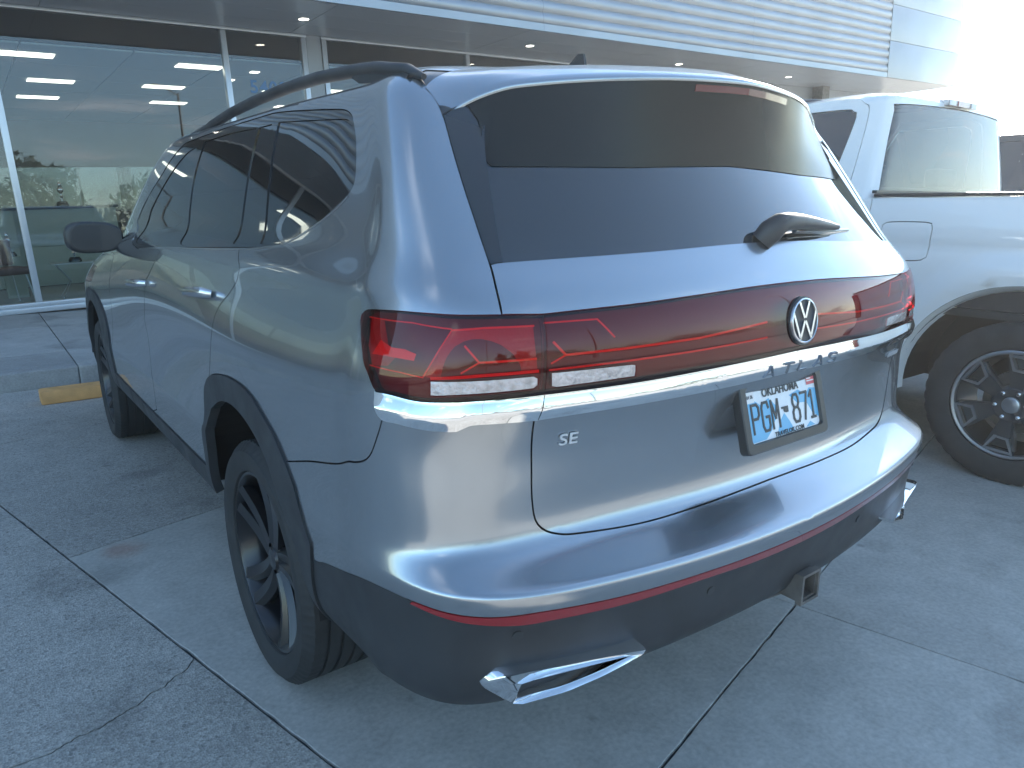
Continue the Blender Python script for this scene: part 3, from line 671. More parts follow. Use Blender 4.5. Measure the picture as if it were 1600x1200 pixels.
# ---- ribbons and lamp details on the body surface
def on(u,v,off=0):
    n=SN([u],[v])[0]; return S([u],[v])[0]+n*off
def lin(path,step):
    o=[]
    for a,b in zip(path[:-1],path[1:]):
        q=sc(np.array([a,b])); n=max(int(math.dist(q[0],q[1])/step),1); o+=[(a[0]+(b[0]-a[0])*k/n,a[1]+(b[1]-a[1])*k/n) for k in range(n)]
    return np.array(o+[path[-1]])
def ribbon(name,path,wd,off,m,parent,mirror=False,both=False,step=.02):
    p=lin(path,step); X=S(p[:,0],p[:,1]); n=SN(p[:,0],p[:,1]); X=X+n*off
    t=np.gradient(X,axis=0); t/=np.linalg.norm(t,axis=1)[:,None]; s=np.cross(n,t); V=[];F=[]
    for a,b,c in zip(X,s,n): V+=[a+b*wd/2,a-b*wd/2,a-b*wd/2-c*.003,a+b*wd/2-c*.003]
    for i in range(len(X)-1):
        k=i*4
        for q in range(4): F.append((k+q,k+(q+1)%4,k+4+(q+1)%4,k+4+q))
    out=[]
    for sg in ((1,-1) if both else ((-1,) if mirror else (1,))):
        out.append(mesh_obj(name,np.array(V)*[sg,1,1],F if sg>0 else [f[::-1] for f in F],m,parent))
    return out
def hrev(path): return path
def cell(keys_px,off,m,parent,mir):
    q=[S([a[0]],[a[1]])[0]+SN([a[0]],[a[1]])[0]*off for a in keys_px]; q=np.array(q)*([-1,1,1] if mir else [1,1,1]); mesh_obj('lamp_cell',q,[list(range(len(q)))],m,parent)
for mir in (False,True):
    tl=P_('tail_light',['lamp_side','reverse_side'],M['redbody'],suv,gap=.001,depth=.004,off=-.020,mirror=mir); tl['label']='tail light on the corner'
    P_('lens','lamp_side',M['redshell'],tl,gap=.0008,depth=.014,off=.002,mirror=mir)
    P_('reverse_light','reverse_side',M['clearlens'],tl,gap=.0005,depth=.004,off=.0,mirror=mir)
    for k,wd in (('s_top',.0035),('s_low',.0055),('s_diag',.0022),('s_y1',.0040),('s_y2',.0028),('s_l1',.0025),('s_l2',.002)):
        ribbon('light_strip',UV[k],wd,-.008,M['redstrip'],tl,mirror=mir)
    cell(UV['s_top']+[UV['s_low'][2],UV['s_low'][1],UV['s_low'][0],UV['s_diag'][2],UV['s_diag'][1]],-.014,M['redcell'],tl,mir)
    cell([UV['s_l1'][0],(6.35,13.95),(6.15,13.3),UV['marker'][1],UV['marker'][2],UV['marker'][5],(6.1,12.8),UV['s_l2'][0],(6.75,13.2)],-.014,M['redcell'],tl,mir)
    mk=[S([q[0]],[q[1]])[0]+SN([q[0]],[q[1]])[0]*-.008 for q in UV['marker']]
    mk=np.array(mk)*([-1,1,1] if mir else [1,1,1]); mesh_obj('side_marker',mk,[list(range(len(mk)))],M['redstrip'],tl)
lb=P_('light_bar',['lamp_mid','reverse_mid'],M['redbody'],lg,centre=True,gap=.001,depth=.004,off=-.020)
P_('lens','lamp_mid',M['redshell'],lb,centre=True,gap=.0008,depth=.014,off=.002)
for mir in (False,True):
    P_('reverse_light','reverse_mid',M['clearlens'],lb,gap=.0005,depth=.004,off=.0,mirror=mir)
    for k,wd in (('c_top',.003),('c_y2',.003)): ribbon('light_strip',UV[k],wd,-.008,M['redstrip'],lb,mirror=mir)
    ribbon('light_strip',UV['c_y1'][:-1]+[(.42,13.25)],.0045,-.008,M['redstrip'],lb,mirror=mir)
    ribbon('light_strip',UV['c_low'][:-1]+[(.42,12.78)],.0035,-.008,M['redstrip'],lb,mirror=mir)

# ---- spoiler: painted cap with a black underside
lipx=[0,.08,.16,.24,.32,.40,.47,.53,.58,.62,.655,.69,.722]
lipc=[(-.945,1.733),(-.938,1.732),(-.925,1.730),(-.908,1.727),(-.885,1.722),(-.850,1.717),(-.815,1.711),(-.785,1.704),(-.760,1.696),(-.742,1.683),(-.730,1.668),(-.722,1.649),(-.722,1.628)]
lipP=[np.array([-x,y,z]) for x,(y,z) in zip(lipx,lipc)]
lipS=[]
for i in range(len(lipP)-1):
    a=lipP[max(i-1,0)] if i else lipP[1]*[-1,1,1]; b,c=lipP[i],lipP[i+1]; d=lipP[min(i+2,len(lipP)-1)]
    for t in (0,.33,.67): lipS.append(.5*((2*b)+(-a+c)*t+(2*a-5*b+4*c-d)*t*t+(-a+3*b-3*c+d)*t**3))
lipS.append(lipP[-1])
def spoiler():
    V=[];F=[];rows=[]
    for i,p in enumerate(lipS):
        f=i/(len(lipS)-1); ut=np.interp(f,[0,.5,1],[0,3.0,4.75]); vt=np.interp(f,[0,.5,.8,1],[22.3,22.2,21.2,20.0])
        q=S([ut],[vt])[0]; nq=SN([ut],[vt])[0]; r=[]
        base=q+nq*.002
        for t in np.linspace(0,1,9):
            m1=(p-base)*t+base; bow=np.array([0,0,.030*math.sin(math.pi*t)*(1-f*.85)]); r.append(m1+bow)
        e=p-base; e/=np.linalg.norm(e); r[-1]=p.copy(); r.append(p+[0,-.002,-.004]); r.append(p+[0,.0,-.010]); rows.append(r)
    n=len(rows[0])
    for r in rows: V+=r
    for i in range(len(rows)-1):
        for k in range(n-1): F.append((i*n+k,i*n+k+1,(i+1)*n+k+1,(i+1)*n+k))
    o=len(V); V+=[v*np.array([-1,1,1]) for v in V]; F+=[tuple(o+q for q in f)[::-1] for f in F]
    bm=bmesh.new(); vv=[bm.verts.new(v) for v in V]
    for f in F: bm.faces.new([vv[i] for i in f])
    bmesh.ops.remove_doubles(bm,verts=bm.verts,dist=1e-5); sp=bm_obj('spoiler',bm,M['paint'],lg,smooth=True,auto=50)
    V=[];F=[];rows=[]
    for i,p in enumerate(lipS):
        f=i/(len(lipS)-1); ug=np.interp(f,[0,.70,.745,.80,.88,1],[0,3.52,3.62,3.60,3.80,4.38]); vg=np.interp(f,[0,.3,.70,.745,.80,.88,1],[18.22,18.12,18.12,18.35,19.0,19.55,19.12]); q=S([ug],[vg])[0]+SN([ug],[vg])[0]*(float(GLO(np.array([ug]),np.array([vg]))[0])+.002 if f<.76 else .0008); r=[]
        s0=p+[0,.003,-.009]
        for t in np.linspace(0,1,6): r.append(s0*(1-t)+q*t+np.array([0,.006*math.sin(math.pi*t)*(1-f),0]))
        rows.append(r)
    n=6
    for r in rows: V+=r
    for i in range(len(rows)-1):
        for k in range(n-1): F.append((i*n+k,i*n+k+1,(i+1)*n+k+1,(i+1)*n+k))
    o=len(V); V+=[v*np.array([-1,1,1]) for v in V]; F+=[tuple(o+q for q in f)[::-1] for f in F]
    bm=bmesh.new(); vv=[bm.verts.new(v) for v in V]
    for f in F: bm.faces.new([vv[i] for i in f])
    bmesh.ops.remove_doubles(bm,verts=bm.verts,dist=1e-5); bm_obj('spoiler_underside',bm,M['blade'],sp,smooth=True,auto=60)
    # third brake light
    pts=[]
    bm=bmesh.new(); L1=[]
    for x in np.linspace(-.17,.20,25):
        y=np.interp(abs(x),lipx,[c[0] for c in lipc]); z=np.interp(abs(x),lipx,[c[1] for c in lipc]); L1.append([bm.verts.new(v) for v in ((x,y+.0035,z-.016),(x,y+.0055,z-.031),(x,y+.030,z-.031),(x,y+.030,z-.016))])
    for a,b in zip(L1[:-1],L1[1:]):
        for k in range(4): bm.faces.new((a[k],a[(k+1)%4],b[(k+1)%4],b[k]))
    bm.faces.new(L1[0]); bm.faces.new(L1[-1][::-1]); bm_obj('brake_light',bm,M['brakedim'],sp)
spoiler()

# ---- rear wiper
ang=[(-.022,-1.022,1.362),(-.012,-1.038,1.385),(.010,-1.046,1.402),(.05,-1.042,1.408),(.12,-1.034,1.406),(.20,-1.024,1.400),(.29,-1.010,1.393),(.36,-.998,1.388)]
wp=tube('rear_wiper',ang,.020,M['clad'],suv,n=14,flat=.85,taper=[1.35,1.5,1.35,1.1,.95,.8,.6,.35])
tube('wiper_blade',[(.12,-1.018,1.384),(.30,-.998,1.378),(.46,-.972,1.378)],.009,M['gloss_black'],wp,n=8,taper=[.8,1,.5])

# ---- licence plate
P0=Vector((-.002,-1.106,.960)); py=Vector((0,.2753,1)).normalized(); PM=frame_mat(P0,(1,0,0),py)   # local z points backwards
fw_,fh_=.340,.176
def rrect(wd,h,r,n=5):
    o=[]
    for cx,cy,a0 in ((wd/2-r,h/2-r,0),(-wd/2+r,h/2-r,90),(-wd/2+r,-h/2+r,180),(wd/2-r,-h/2+r,270)):
        for k in range(n+1): t=R(a0+90*k/n); o.append((cx+r*math.cos(t),cy+r*math.sin(t)))
    return o
PM=PM@Matrix.Translation((0,0,.0)); 
if (PM.to_3x3()@Vector((0,0,1))).y>0: PM=PM@Matrix.Scale(-1,4,Vector((0,0,1)))
lp=empty('license_plate',parent=suv); lp['label']='light blue and white plate in a thick black frame'
bm=bmesh.new(); prism(bm,rrect(.300,.150,.008),-.004,.004,PM); bm_obj('plate',bm,M['plate_w'],lp)
bm=bmesh.new(); o_=rrect(fw_,fh_,.014); i_=[(x*.292/fw_,y*.132/fh_+.002) for x,y in o_]
hv=[[bm.verts.new(PM@Vector((p[0],p[1],h))) for p in ring] for ring,h in ((o_,-.012),(o_,.009),([(x*.985,y*.97) for x,y in o_],.012),([(x*1.02,y*1.03) for x,y in i_],.012),(i_,.004))]
for a,b in zip(hv[:-1],hv[1:]):
    for k in range(len(a)): bm.faces.new((a[k],a[(k+1)%len(a)],b[(k+1)%len(a)],b[k]))
bm_obj('plate_frame',bm,M['trim'],lp,smooth=True,auto=30)
bm=bmesh.new()
for poly in ([(-.146,-.062),(-.146,.034),(-.118,.040),(-.09,.022),(-.055,.034),(-.03,.012),(-.038,-.02),(-.06,-.045),(-.085,-.062)],
             [(-.04,-.062),(-.022,-.03),(.0,-.012),(.018,-.035),(.035,-.062)],
             [(.03,.028),(.07,.036),(.10,.02),(.12,.034),(.146,.030),(.146,-.045),(.12,-.03),(.10,.0),(.06,.004)],
             [(.085,-.062),(.105,-.05),(.125,-.062)]): prism(bm,poly,.0042,.0046,PM)
bm_obj('plate_print',bm,M['plate_b'],lp)
def ptext(s,x,y,size,m,sx=1,sp=1,bold=0,name='lettering'): 
    return text_obj(name,s,size,m,PM@Matrix.Translation((x,y,.0056)),lp,.0004,sx,sp,bold=bold)
GL={'P':[[(0,0),(0,1),(.75,1),(1,.88),(1,.62),(.75,.5),(0,.5)]],'G':[[(1,.80),(.85,1),(.2,1),(0,.82),(0,.18),(.2,0),(.8,0),(1,.15),(1,.48),(.55,.48)]],'M':[[(0,0),(0,1),(.5,.35),(1,1),(1,0)]],
 '8':[[(.25,.53),(.05,.68),(.05,.86),(.25,1),(.75,1),(.95,.86),(.95,.68),(.75,.53),(.25,.53),(0,.38),(0,.15),(.22,0),(.78,0),(1,.15),(1,.38),(.75,.53)]],'7':[[(0,1),(1,1),(.40,0)]],'1':[[(.15,.8),(.55,1),(.55,0)],[(.2,0),(.9,0)]],
 'A':[[(0,0),(.5,1),(1,0)],[(.20,.28),(.80,.28)]],'T':[[(0,1),(1,1)],[(.5,1),(.5,0)]],'L':[[(0,1),(0,0),(.95,0)]],'S':[[(.95,.86),(.8,1),(.2,1),(.02,.86),(.02,.64),(.2,.53),(.8,.47),(.98,.36),(.98,.14),(.8,0),(.2,0),(.03,.14)]]}
def glyph(name,chr_,x,y,w_,h_,th,mt,m,parent,z0,z1):
    bm=bmesh.new()
    for k,pl in enumerate(GL[chr_]):
        for i,(a,b) in enumerate(zip(pl[:-1],pl[1:])): stroke(bm,(x+a[0]*w_,y+a[1]*h_),(x+b[0]*w_,y+b[1]*h_),th,z0,z1+(i%2)*.00004+k*.00002,mt,ext=th*.32)
    return bm_obj(name,bm,m,parent)
for chr_,x in zip('PGM871',(-.128,-.089,-.050,.038,.075,.108)): glyph('plate_character',chr_,x,-.042,.027,.068,.0068,PM,M['ink'],lp,.0048,.0058)
ptext('OKLAHOMA',-.004,.048,.028,M['ink'],.95,1.02,.0006); ptext('TRAVELOK.COM',.012,-.058,.016,M['ink'],1,1.05,.0003)
bm=bmesh.new(); prism(bm,[(-.010,.004),(.018,.004),(.018,-.011),(.010,-.012),(.002,-.010),(-.001,-.007),(-.001,-.001),(-.010,-.001)],.0048,.0056,PM); bm_obj('state_outline',bm,M['ink'],lp)
bm=bmesh.new(); prism(bm,[(-.144,.032),(-.112,.032),(-.112,.058),(-.144,.058)],.0048,.0053,PM); bm_obj('sticker',bm,M['sticker'],lp)
bm=bmesh.new(); prism(bm,[(.110,.042),(.145,.042),(.145,.061),(.110,.061)],.0048,.0053,PM); bm_obj('sticker',bm,M['ink_red'],lp)
bm=bmesh.new(); prism(bm,[(.112,.050),(.143,.050),(.143,.053),(.112,.053)],.0054,.0057,PM); prism(bm,[(.112,.056),(.13,.056),(.13,.059),(.112,.059)],.0054,.0057,PM); bm_obj('sticker',bm,M['sticker'],lp)
ptext('04 06',-.128,.046,.013,M['ink'],.8)

# ---- round emblem
_q=uv_rear(-.018,1.178); nE=Vector(SN([_q[0]],[_q[1]])[0]); nE.x=0; nE.normalize(); E0=Vector(on(_q[0],_q[1],.0020)); E0.x=.018; EM=frame_mat(E0,(1,0,0),Vector((0,-nE.z,-nE.y)) if 0 else Vector((1,0,0)).cross(-nE)*-1)
if (EM.to_3x3()@Vector((0,0,1))).y>0: EM=EM@Matrix.Scale(-1,4,Vector((0,0,1)))
if (EM.to_3x3()@Vector((0,1,0))).z<0: EM=EM@Matrix.Scale(-1,4,Vector((0,1,0)))
er=.055
em=empty('emblem',parent=suv)
bm=bmesh.new(); prism(bm,[(er*1.06*math.cos(t),er*1.06*math.sin(t)) for t in np.linspace(0,2*math.pi,48,endpoint=False)],-.006,.004,EM); bm_obj('emblem_disc',bm,M['ink'],em)
bm=bmesh.new(); nn=64; rings=[]
for rr,h in ((1.0,.004),(.985,.0085),(.93,.0095),(.90,.0085),(.885,.004)): rings.append([bm.verts.new(EM@Vector((er*rr*math.cos(2*math.pi*k/nn),er*rr*math.sin(2*math.pi*k/nn),h))) for k in range(nn)])
for a,b in zip(rings[:-1],rings[1:]):
    for k in range(nn): bm.faces.new((a[k],a[(k+1)%nn],b[(k+1)%nn],b[k]))
bm_obj('emblem_ring',bm,M['satin'],em,smooth=True)
bm=bmesh.new()
for a,b in (((-.37,.84),(-.045,.16)),((.37,.84),(.045,.16)),((-.84,.36),(-.40,-.74)),((-.40,-.74),(-.04,-.03)),((.04,-.03),(.40,-.74)),((.40,-.74),(.84,.36))):
    stroke(bm,(a[0]*er,a[1]*er),(b[0]*er,b[1]*er),.125*er,.004,.0085,EM,ext=.03*er)
bm_obj('emblem_letters',bm,M['satin'],em)
# ---- badge lettering standing on the surface
def surf_text(s,u0,v0,size,m,extr=.0018,off=.0015,sx=1,sgn=1,name='lettering',parent=suv,bold=0,tilt=0):
    p=Vector(on(u0,v0,off)); n=Vector(SN([u0],[v0])[0]); p.x*=sgn; n.x*=sgn
    x=Vector((0,0,1)).cross(n).normalized(); 
    if tilt: x=Matrix.Rotation(tilt,3,n)@x
    y=n.cross(x).normalized(); 
    mt=Matrix((x,y,n)).transposed().to_4x4(); mt.translation=p
    if (x.x<0): pass
    return text_obj(name,s,size,m,mt,parent,extr,sx,1,bold=bold)
for ch,x in zip('ATLAS',(-.105,-.035,.030,.100,.165)):
    sg=-1 if x>0 else 1; u0,v0=uv_rear(-abs(x),1.076); o_=Vector(on(u0,v0,.0158)); n_=Vector(SN([u0],[v0])[0]); o_.x*=sg; n_.x*=sg; x_=Vector((0,0,1)).cross(n_).normalized(); glyph('lettering',ch,-.018,-.013,.036,.025,.0042,frame_mat(o_,x_,n_.cross(x_)),M['badge_dark'],lg,-.004,.0014)
u0,v0=UV['stext'][0][0]*.5+UV['stext'][1][0]*.5,UV['stext'][0][1]*.5+UV['stext'][1][1]*.5
surf_text('SE',u0,v0,.036,M['badge'],extr=.0012,off=.0035,sx=1.35,parent=lg,bold=.0001)
u0,v0=uv_rear(-.70,1.0); surf_text('4MOTION',u0,v0,.022,M['badge'],extr=.001,off=.003,sx=1.0,sgn=-1,parent=lg,name='lettering')

# ---- roof rails, antenna, mirrors, handles
rail=[(.95,1.742),(.884,1.751),(.658,1.769),(.377,1.781),(.09,1.785),(-.145,1.782),(-.376,1.768),(-.48,1.758),(-.55,1.745)]
for sx in (-1,1):
    pts=[(sx*.71,2.0-.0,1.60),(sx*.73,1.6,1.66),(sx*.74,1.25,1.715)]+[(sx*.745,y,z-.010) for y,z in rail]+[(sx*.742,-.61,1.727),(sx*.735,-.665,1.708)]
    rr=tube('roof_rail',pts,.016,M['clad'],suv,n=12,flat=1.15,taper=[.5,.9,1]+[1]*9+[.9,.4])
    bm=bmesh.new(); prof=[(-.36,1.742),(-.40,1.752),(-.48,1.752),(-.56,1.738),(-.64,1.712),(-.60,1.700),(-.50,1.715),(-.40,1.725)]
    a=[bm.verts.new((sx*.757,y,z)) for y,z in prof]; b=[bm.verts.new((sx*.725,y,z)) for y,z in prof]; bm.faces.new(a); bm.faces.new(b[::-1])
    for k in range(8): bm.faces.new((a[k],a[(k+1)%8],b[(k+1)%8],b[k]))
    bm_obj('rail_foot',bm,M['clad'],rr)
bm=bmesh.new(); pr=[(-.12,1.785,.034),(-.22,1.815,.026),(-.28,1.855,.014),(-.325,1.886,.008),(-.35,1.884,.008),(-.375,1.785,.020)]
lo=[bm.verts.new((s*w_,y,1.775)) for s in (-1,1) for y,z,w_ in pr]; hi=[bm.verts.new((s*w_*.45,y,z)) for s in (-1,1) for y,z,w_ in pr]
for s in (0,6):
    for k in range(5): bm.faces.new((lo[s+k],lo[s+k+1],hi[s+k+1],hi[s+k]))
for k in range(5): bm.faces.new((hi[k],hi[k+1],hi[6+k+1],hi[6+k]))
bm.faces.new((lo[0],hi[0],hi[6],lo[6])); bm.faces.new((lo[5],lo[11],hi[11],hi[5]))
bm_obj('antenna_fin',bm,M['clad'],suv,smooth=True,auto=50)
for sx in (-1,1):
    mi=tag(empty('door_mirror',parent=suv)) or suv.children[-1]
    bm=bmesh.new(); bmesh.ops.create_uvsphere(bm,u_segments=28,v_segments=18,radius=1)
    for v in bm.verts:
        x,y,z=v.co; q=(abs(x)**2.9+abs(z)**2.9)**(1/2.9)+1e-6; l=math.hypot(x,z)
        k=l/q if q else 1; x*=k; z*=k
        yy=y*.075 if y>0 else max(y,-.35)*.05/.35
        v.co=(sx*(1.035+x*.128),2.13+yy+(x*.02),1.290+z*(.078+.006*x)-.012*(x<0)*0)
    bm_obj('mirror_housing',bm,M['trim'],mi,smooth=True,auto=60)
    bm=bmesh.new(); prism(bm,[(a*.92,b*.86) for a,b in rrect(.20,.135,.05)],0,.002,frame_mat((sx*1.045,2.078,1.29),(1,0,0),(0,0,1))@Matrix.Scale(1,4)); bm_obj('mirror_glass',bm,M['trim'],mi)
    box('mirror_arm',(min(sx*.93,sx*1.0),2.10,1.225),(max(sx*.93,sx*1.0),2.17,1.262),M['gloss_black'],mi,.012)
for key,dr in (('handR',rd),('handF',fd)):
    for i,sx in enumerate((1,-1)):
        (a,b)=UV[key]; p=[np.array(on(a[0]+(b[0]-a[0])*t,a[1]+(b[1]-a[1])*t,o))*[sx,1,1] for t,o in ((0,.0),(.06,.022),(.3,.034),(.7,.036),(.94,.028),(1,.004))]
        tube('door_handle',p,.017,M['satin'] if key=='handF' else M['satin'],dr[i],n=12,flat=.65,taper=[.6,.9,1,1,1,.7])
        mid=(np.array(a)+np.array(b))/2
# metal lower edge of the window trim
ribbon('window_strip',[(8.78,17.45),(9.1,17.15),(9.61,16.75),(10.0,16.4),(10.42,16.0),(10.8,15.84),(11.8,15.45),(12.89,15.08),(14.0,14.5)],.005,.001,M['satin'],wt[0])
ribbon('window_strip',[(8.78,17.45),(9.1,17.15),(9.61,16.75),(10.0,16.4),(10.42,16.0),(10.8,15.84),(11.8,15.45),(12.89,15.08),(14.0,14.5)],.005,.001,M['satin'],wt[1],mirror=True)
# parking sensors
for x in (.807,.32):
    for s in (1,-1):
        u0,v0=uv_rear(-x,.634 if x>.5 else .60); o=Vector(on(u0,v0,0)); n=Vector(SN([u0],[v0])[0]); o.x*=s; n.x*=s
        bm=bmesh.new(); mt=n.to_track_quat('Z','Y').to_matrix().to_4x4(); mt.translation=o; prism(bm,[(.011*math.cos(t),.011*math.sin(t)) for t in np.linspace(0,2*math.pi,20,endpoint=False)],-.003,.0015,mt); bm_obj('parking_sensor',bm,M['trim'],suv)
# exhaust trims
for sx in (-1,1):
    T0=[(-.872,-1.046,.527),(-.841,-1.092,.567),(-.526,-1.165,.538),(-.533,-1.163,.527),(-.632,-1.145,.507),(-.710,-1.115,.485),(-.808,-1.072,.470)]
    I0=[(-.803,-1.080,.505),(-.791,-1.078,.519),(-.575,-1.152,.530),(-.563,-1.157,.530),(-.636,-1.14,.5145),(-.708,-1.112,.4965),(-.794,-1.065,.479)]
    o=[np.array(p)+[0,-.006,0] for p in T0]; c=np.mean(o,axis=0); inn=[np.array(p)+[0,-.004,0] for p in I0]
    def chaik(P,k=1):
        for _ in range(k):
            Q=[]
            for i in range(len(P)):
                a,b=P[i],P[(i+1)%len(P)]; Q+=[a*.88+b*.12,a*.12+b*.88]
            P=Q
        return P
    o=chaik(o); inn=chaik(inn)
    back=[p+np.array([.02,.16,-.0]) for p in o]; ib=[p+np.array([.01,.09,0]) for p in inn]
    bm=bmesh.new(); rg=[]
    for ring in (back,[p+np.array([0,.006,0]) for p in o],[p+(c-p)*.03+[0,-.004,0] for p in o],[p+(c-p)*-.02+[0,-.003,0] for p in inn],inn,ib): rg.append([bm.verts.new((sx*-p[0]*-1 if 0 else (p[0] if sx<0 else -p[0]),p[1],p[2])) for p in ring])
    for a,b in zip(rg[:-1],rg[1:]):
        for k in range(len(a)): bm.faces.new((a[k],a[(k+1)%len(a)],b[(k+1)%len(a)],b[k]))
    ex=bm_obj('exhaust_trim',bm,M['chrome'],suv,smooth=True,auto=55)
    bm=bmesh.new(); bm.faces.new([bm.verts.new((p[0] if sx<0 else -p[0],p[1],p[2])) for p in ib]); bm_obj('exhaust_opening',bm,M['void'],ex)
    box('exhaust_surround',(min(sx*.80,sx*.55),-1.0,.46),(max(sx*.80,sx*.55),-.86,.53),M['void'],suv,.02)
# tow hitch
hx=.06
ht=empty('tow_hitch',parent=suv)
bm=bmesh.new()
for lo,hi in (((hx-.035,-1.19,.455),(hx+.035,-.9,.463)),((hx-.035,-1.19,.520),(hx+.035,-.9,.528)),((hx-.035,-1.19,.463),(hx-.027,-.9,.520)),((hx+.027,-1.19,.463),(hx+.035,-.9,.520)),
            ((hx-.040,-1.197,.450),(hx+.040,-1.18,.458)),((hx-.040,-1.197,.525),(hx+.040,-1.18,.533)),((hx-.040,-1.197,.458),(hx-.032,-1.18,.525)),((hx+.032,-1.197,.458),(hx+.040,-1.18,.525))): add_box(bm,lo,hi)
bm_obj('receiver_tube',bm,M['steel'],ht)
bm=bmesh.new()
for s in (-1,1):
    stroke(bm,(hx+s*.03,-.95),(hx+s*.11,-1.04),.014,.455,.462); stroke(bm,(hx+s*.11,-1.04),(hx+s*.10,-1.12),.014,.455,.462); stroke(bm,(hx+s*.10,-1.12),(hx+s*.035,-1.13),.014,.455,.462)
    prism(bm,[(hx+s*.035,-.95),(hx+s*.14,-.95),(hx+s*.14,-1.0),(hx+s*.035,-1.1)],.452,.456)
bm_obj('chain_loop',bm,M['steel'],ht)
tube('hitch_beam',[(-.55,-.90,.48),(.55,-.90,.48)],.03,M['steel'],ht,n=8)

# ---- wheels
def tyre_mesh(ro,ri,wd,name,parent,m,seg=112,tread=.009):
    """axis x, outer face towards -x at x=-wd/2"""
    bm=bmesh.new(); h=wd/2
    prof=[(-h*.78,ri),(-h*.90,ri+.006),(-h*.98,ri+(ro-ri)*.30),(-h*1.0,ri+(ro-ri)*.50),(-h*.985,ri+(ro-ri)*.70),(-h*.93,ro-.022),(-h*.86,ro-.009),(-h*.80,ro-.004)]
    gr=[]
    tw=h*.80; ng=4
    for g in range(ng):
        c=-tw+2*tw*(g+1)/(ng+1); gr+=[(c-.006,ro-.0015),(c-.0045,ro-tread),(c+.0045,ro-tread),(c+.006,ro-.0015)]
    prof+= [(-tw+.002,ro-.001)]+gr+[(tw-.002,ro-.001)]+[(-x,r) for x,r in prof[:8]][::-1]
    rings=[]
    for j,(x,r) in enumerate(prof):
        ring=[]
        for k in range(seg*2):
            rr=r; sh=(5<=j<=8) or (len(prof)-9<=j<=len(prof)-6)
            if sh and (k%3==0) : rr=r-.005
            a=2*math.pi*(k+ (j%2)*0)/(seg*2); ring.append(bm.verts.new((x,math.cos(a)*rr,math.sin(a)*rr)))
        rings.append(ring)
    n=seg*2
    for a,b in zip(rings[:-1],rings[1:]):
        for k in range(n): bm.faces.new((a[k],a[(k+1)%n],b[(k+1)%n],b[k]))
    return bm_obj(name,bm,m,parent,smooth=True,auto=32)
def suv_wheel(loc,side,steer=0,rot=0):
    w_=empty('wheel',loc,suv); w_.rotation_euler=(0,0,steer+(0 if side<0 else math.pi))
    t=tyre_mesh(.380,.280,.262,'tyre',w_,M['rubber'])
    for k,(r,s_) in enumerate(((.330,1),)):
        pass
    rm=bmesh.new(); lathe_x(rm,[(-.100,.284),(-.112,.281),(-.112,.273),(-.100,.264),(-.02,.254),(.09,.250),(.10,.0)],72); 
    rim=bm_obj('rim',rm,M['rim'],w_,smooth=True,auto=40)
    # ten twisted blade spokes in five pairs
    for k in range(5):
        a=rot+2*math.pi*k/5
        bm=bmesh.new()
        for sgn in (-1,1):
            L1=[]
            for t in np.linspace(0,1,8):
                r=.045+.226*t; off=sgn*(.018+.030*t**1.2)+.030*math.sin(t*1.6)*0; wdt=(.036+.016*t)/2+.004*math.sin(math.pi*t); x=-.100+.028*(1-t)**2+.004 if t<1 else -.098
                x=-.078-.028*t+.010*math.sin(math.pi*t)
                an=a+.10*t*sgn*0+.16*t
                c=np.array([math.cos(an)*r-math.sin(an)*off,math.sin(an)*r+math.cos(an)*off]); tt=np.array([-math.sin(an),math.cos(an)])
                L1.append([bm.verts.new((x+.012,*(c-tt*wdt))),bm.verts.new((x-.006,*(c-tt*wdt*.35))),bm.verts.new((x-.002*sgn,*(c+tt*wdt))),bm.verts.new((x+.03,*(c+tt*wdt*.9))),bm.verts.new((x+.035,*(c-tt*wdt*.9)))])
            for p,q in zip(L1[:-1],L1[1:]):
                for i in range(5): bm.faces.new((p[i],p[(i+1)%5],q[(i+1)%5],q[i]))
        bm_obj('spoke',bm,M['rim'],rim,smooth=True,auto=28)
    bm=bmesh.new(); lathe_x(bm,[(-.03,.07),(-.072,.062),(-.080,.036),(-.088,.032),(-.090,.0)],32); bm_obj('hub_cap',bm,M['rim'],rim,smooth=True)
    bm=bmesh.new(); lathe_x(bm,[(-.02,.15),(.0,.155),(.01,.15)],40); lathe_x(bm,[(-.0201,.15),(-.02,.06)],40); bm_obj('brake_disc',bm,M['steel'],rim)
    return w_
for (x,y,sd,st) in ((-.848,0,-1,0),(.848,0,1,0),(-.848,2.98,-1,R(-1.5)),(.848,2.98,1,R(-1.5))): suv_wheel((x,y,.380),sd,st,.35)

# ================================================================== ground
GZ=0.0
ground=mesh_obj('ground',[(-170,-170,-.03),(170,-170,-.03),(170,170,-.03),(-170,170,-.03)],[(0,1,2,3)],M['joint']); tag(ground,kind='structure')
TH=R(13.6); ca,sa=math.cos(TH),math.sin(TH)
def g2w(a,b): return (a*ca-b*sa,a*sa+b*ca)
def w2g(x,y): return (x*ca+y*sa,-x*sa+y*ca)
lot=empty('parking_lot'); tag(lot,kind='structure')
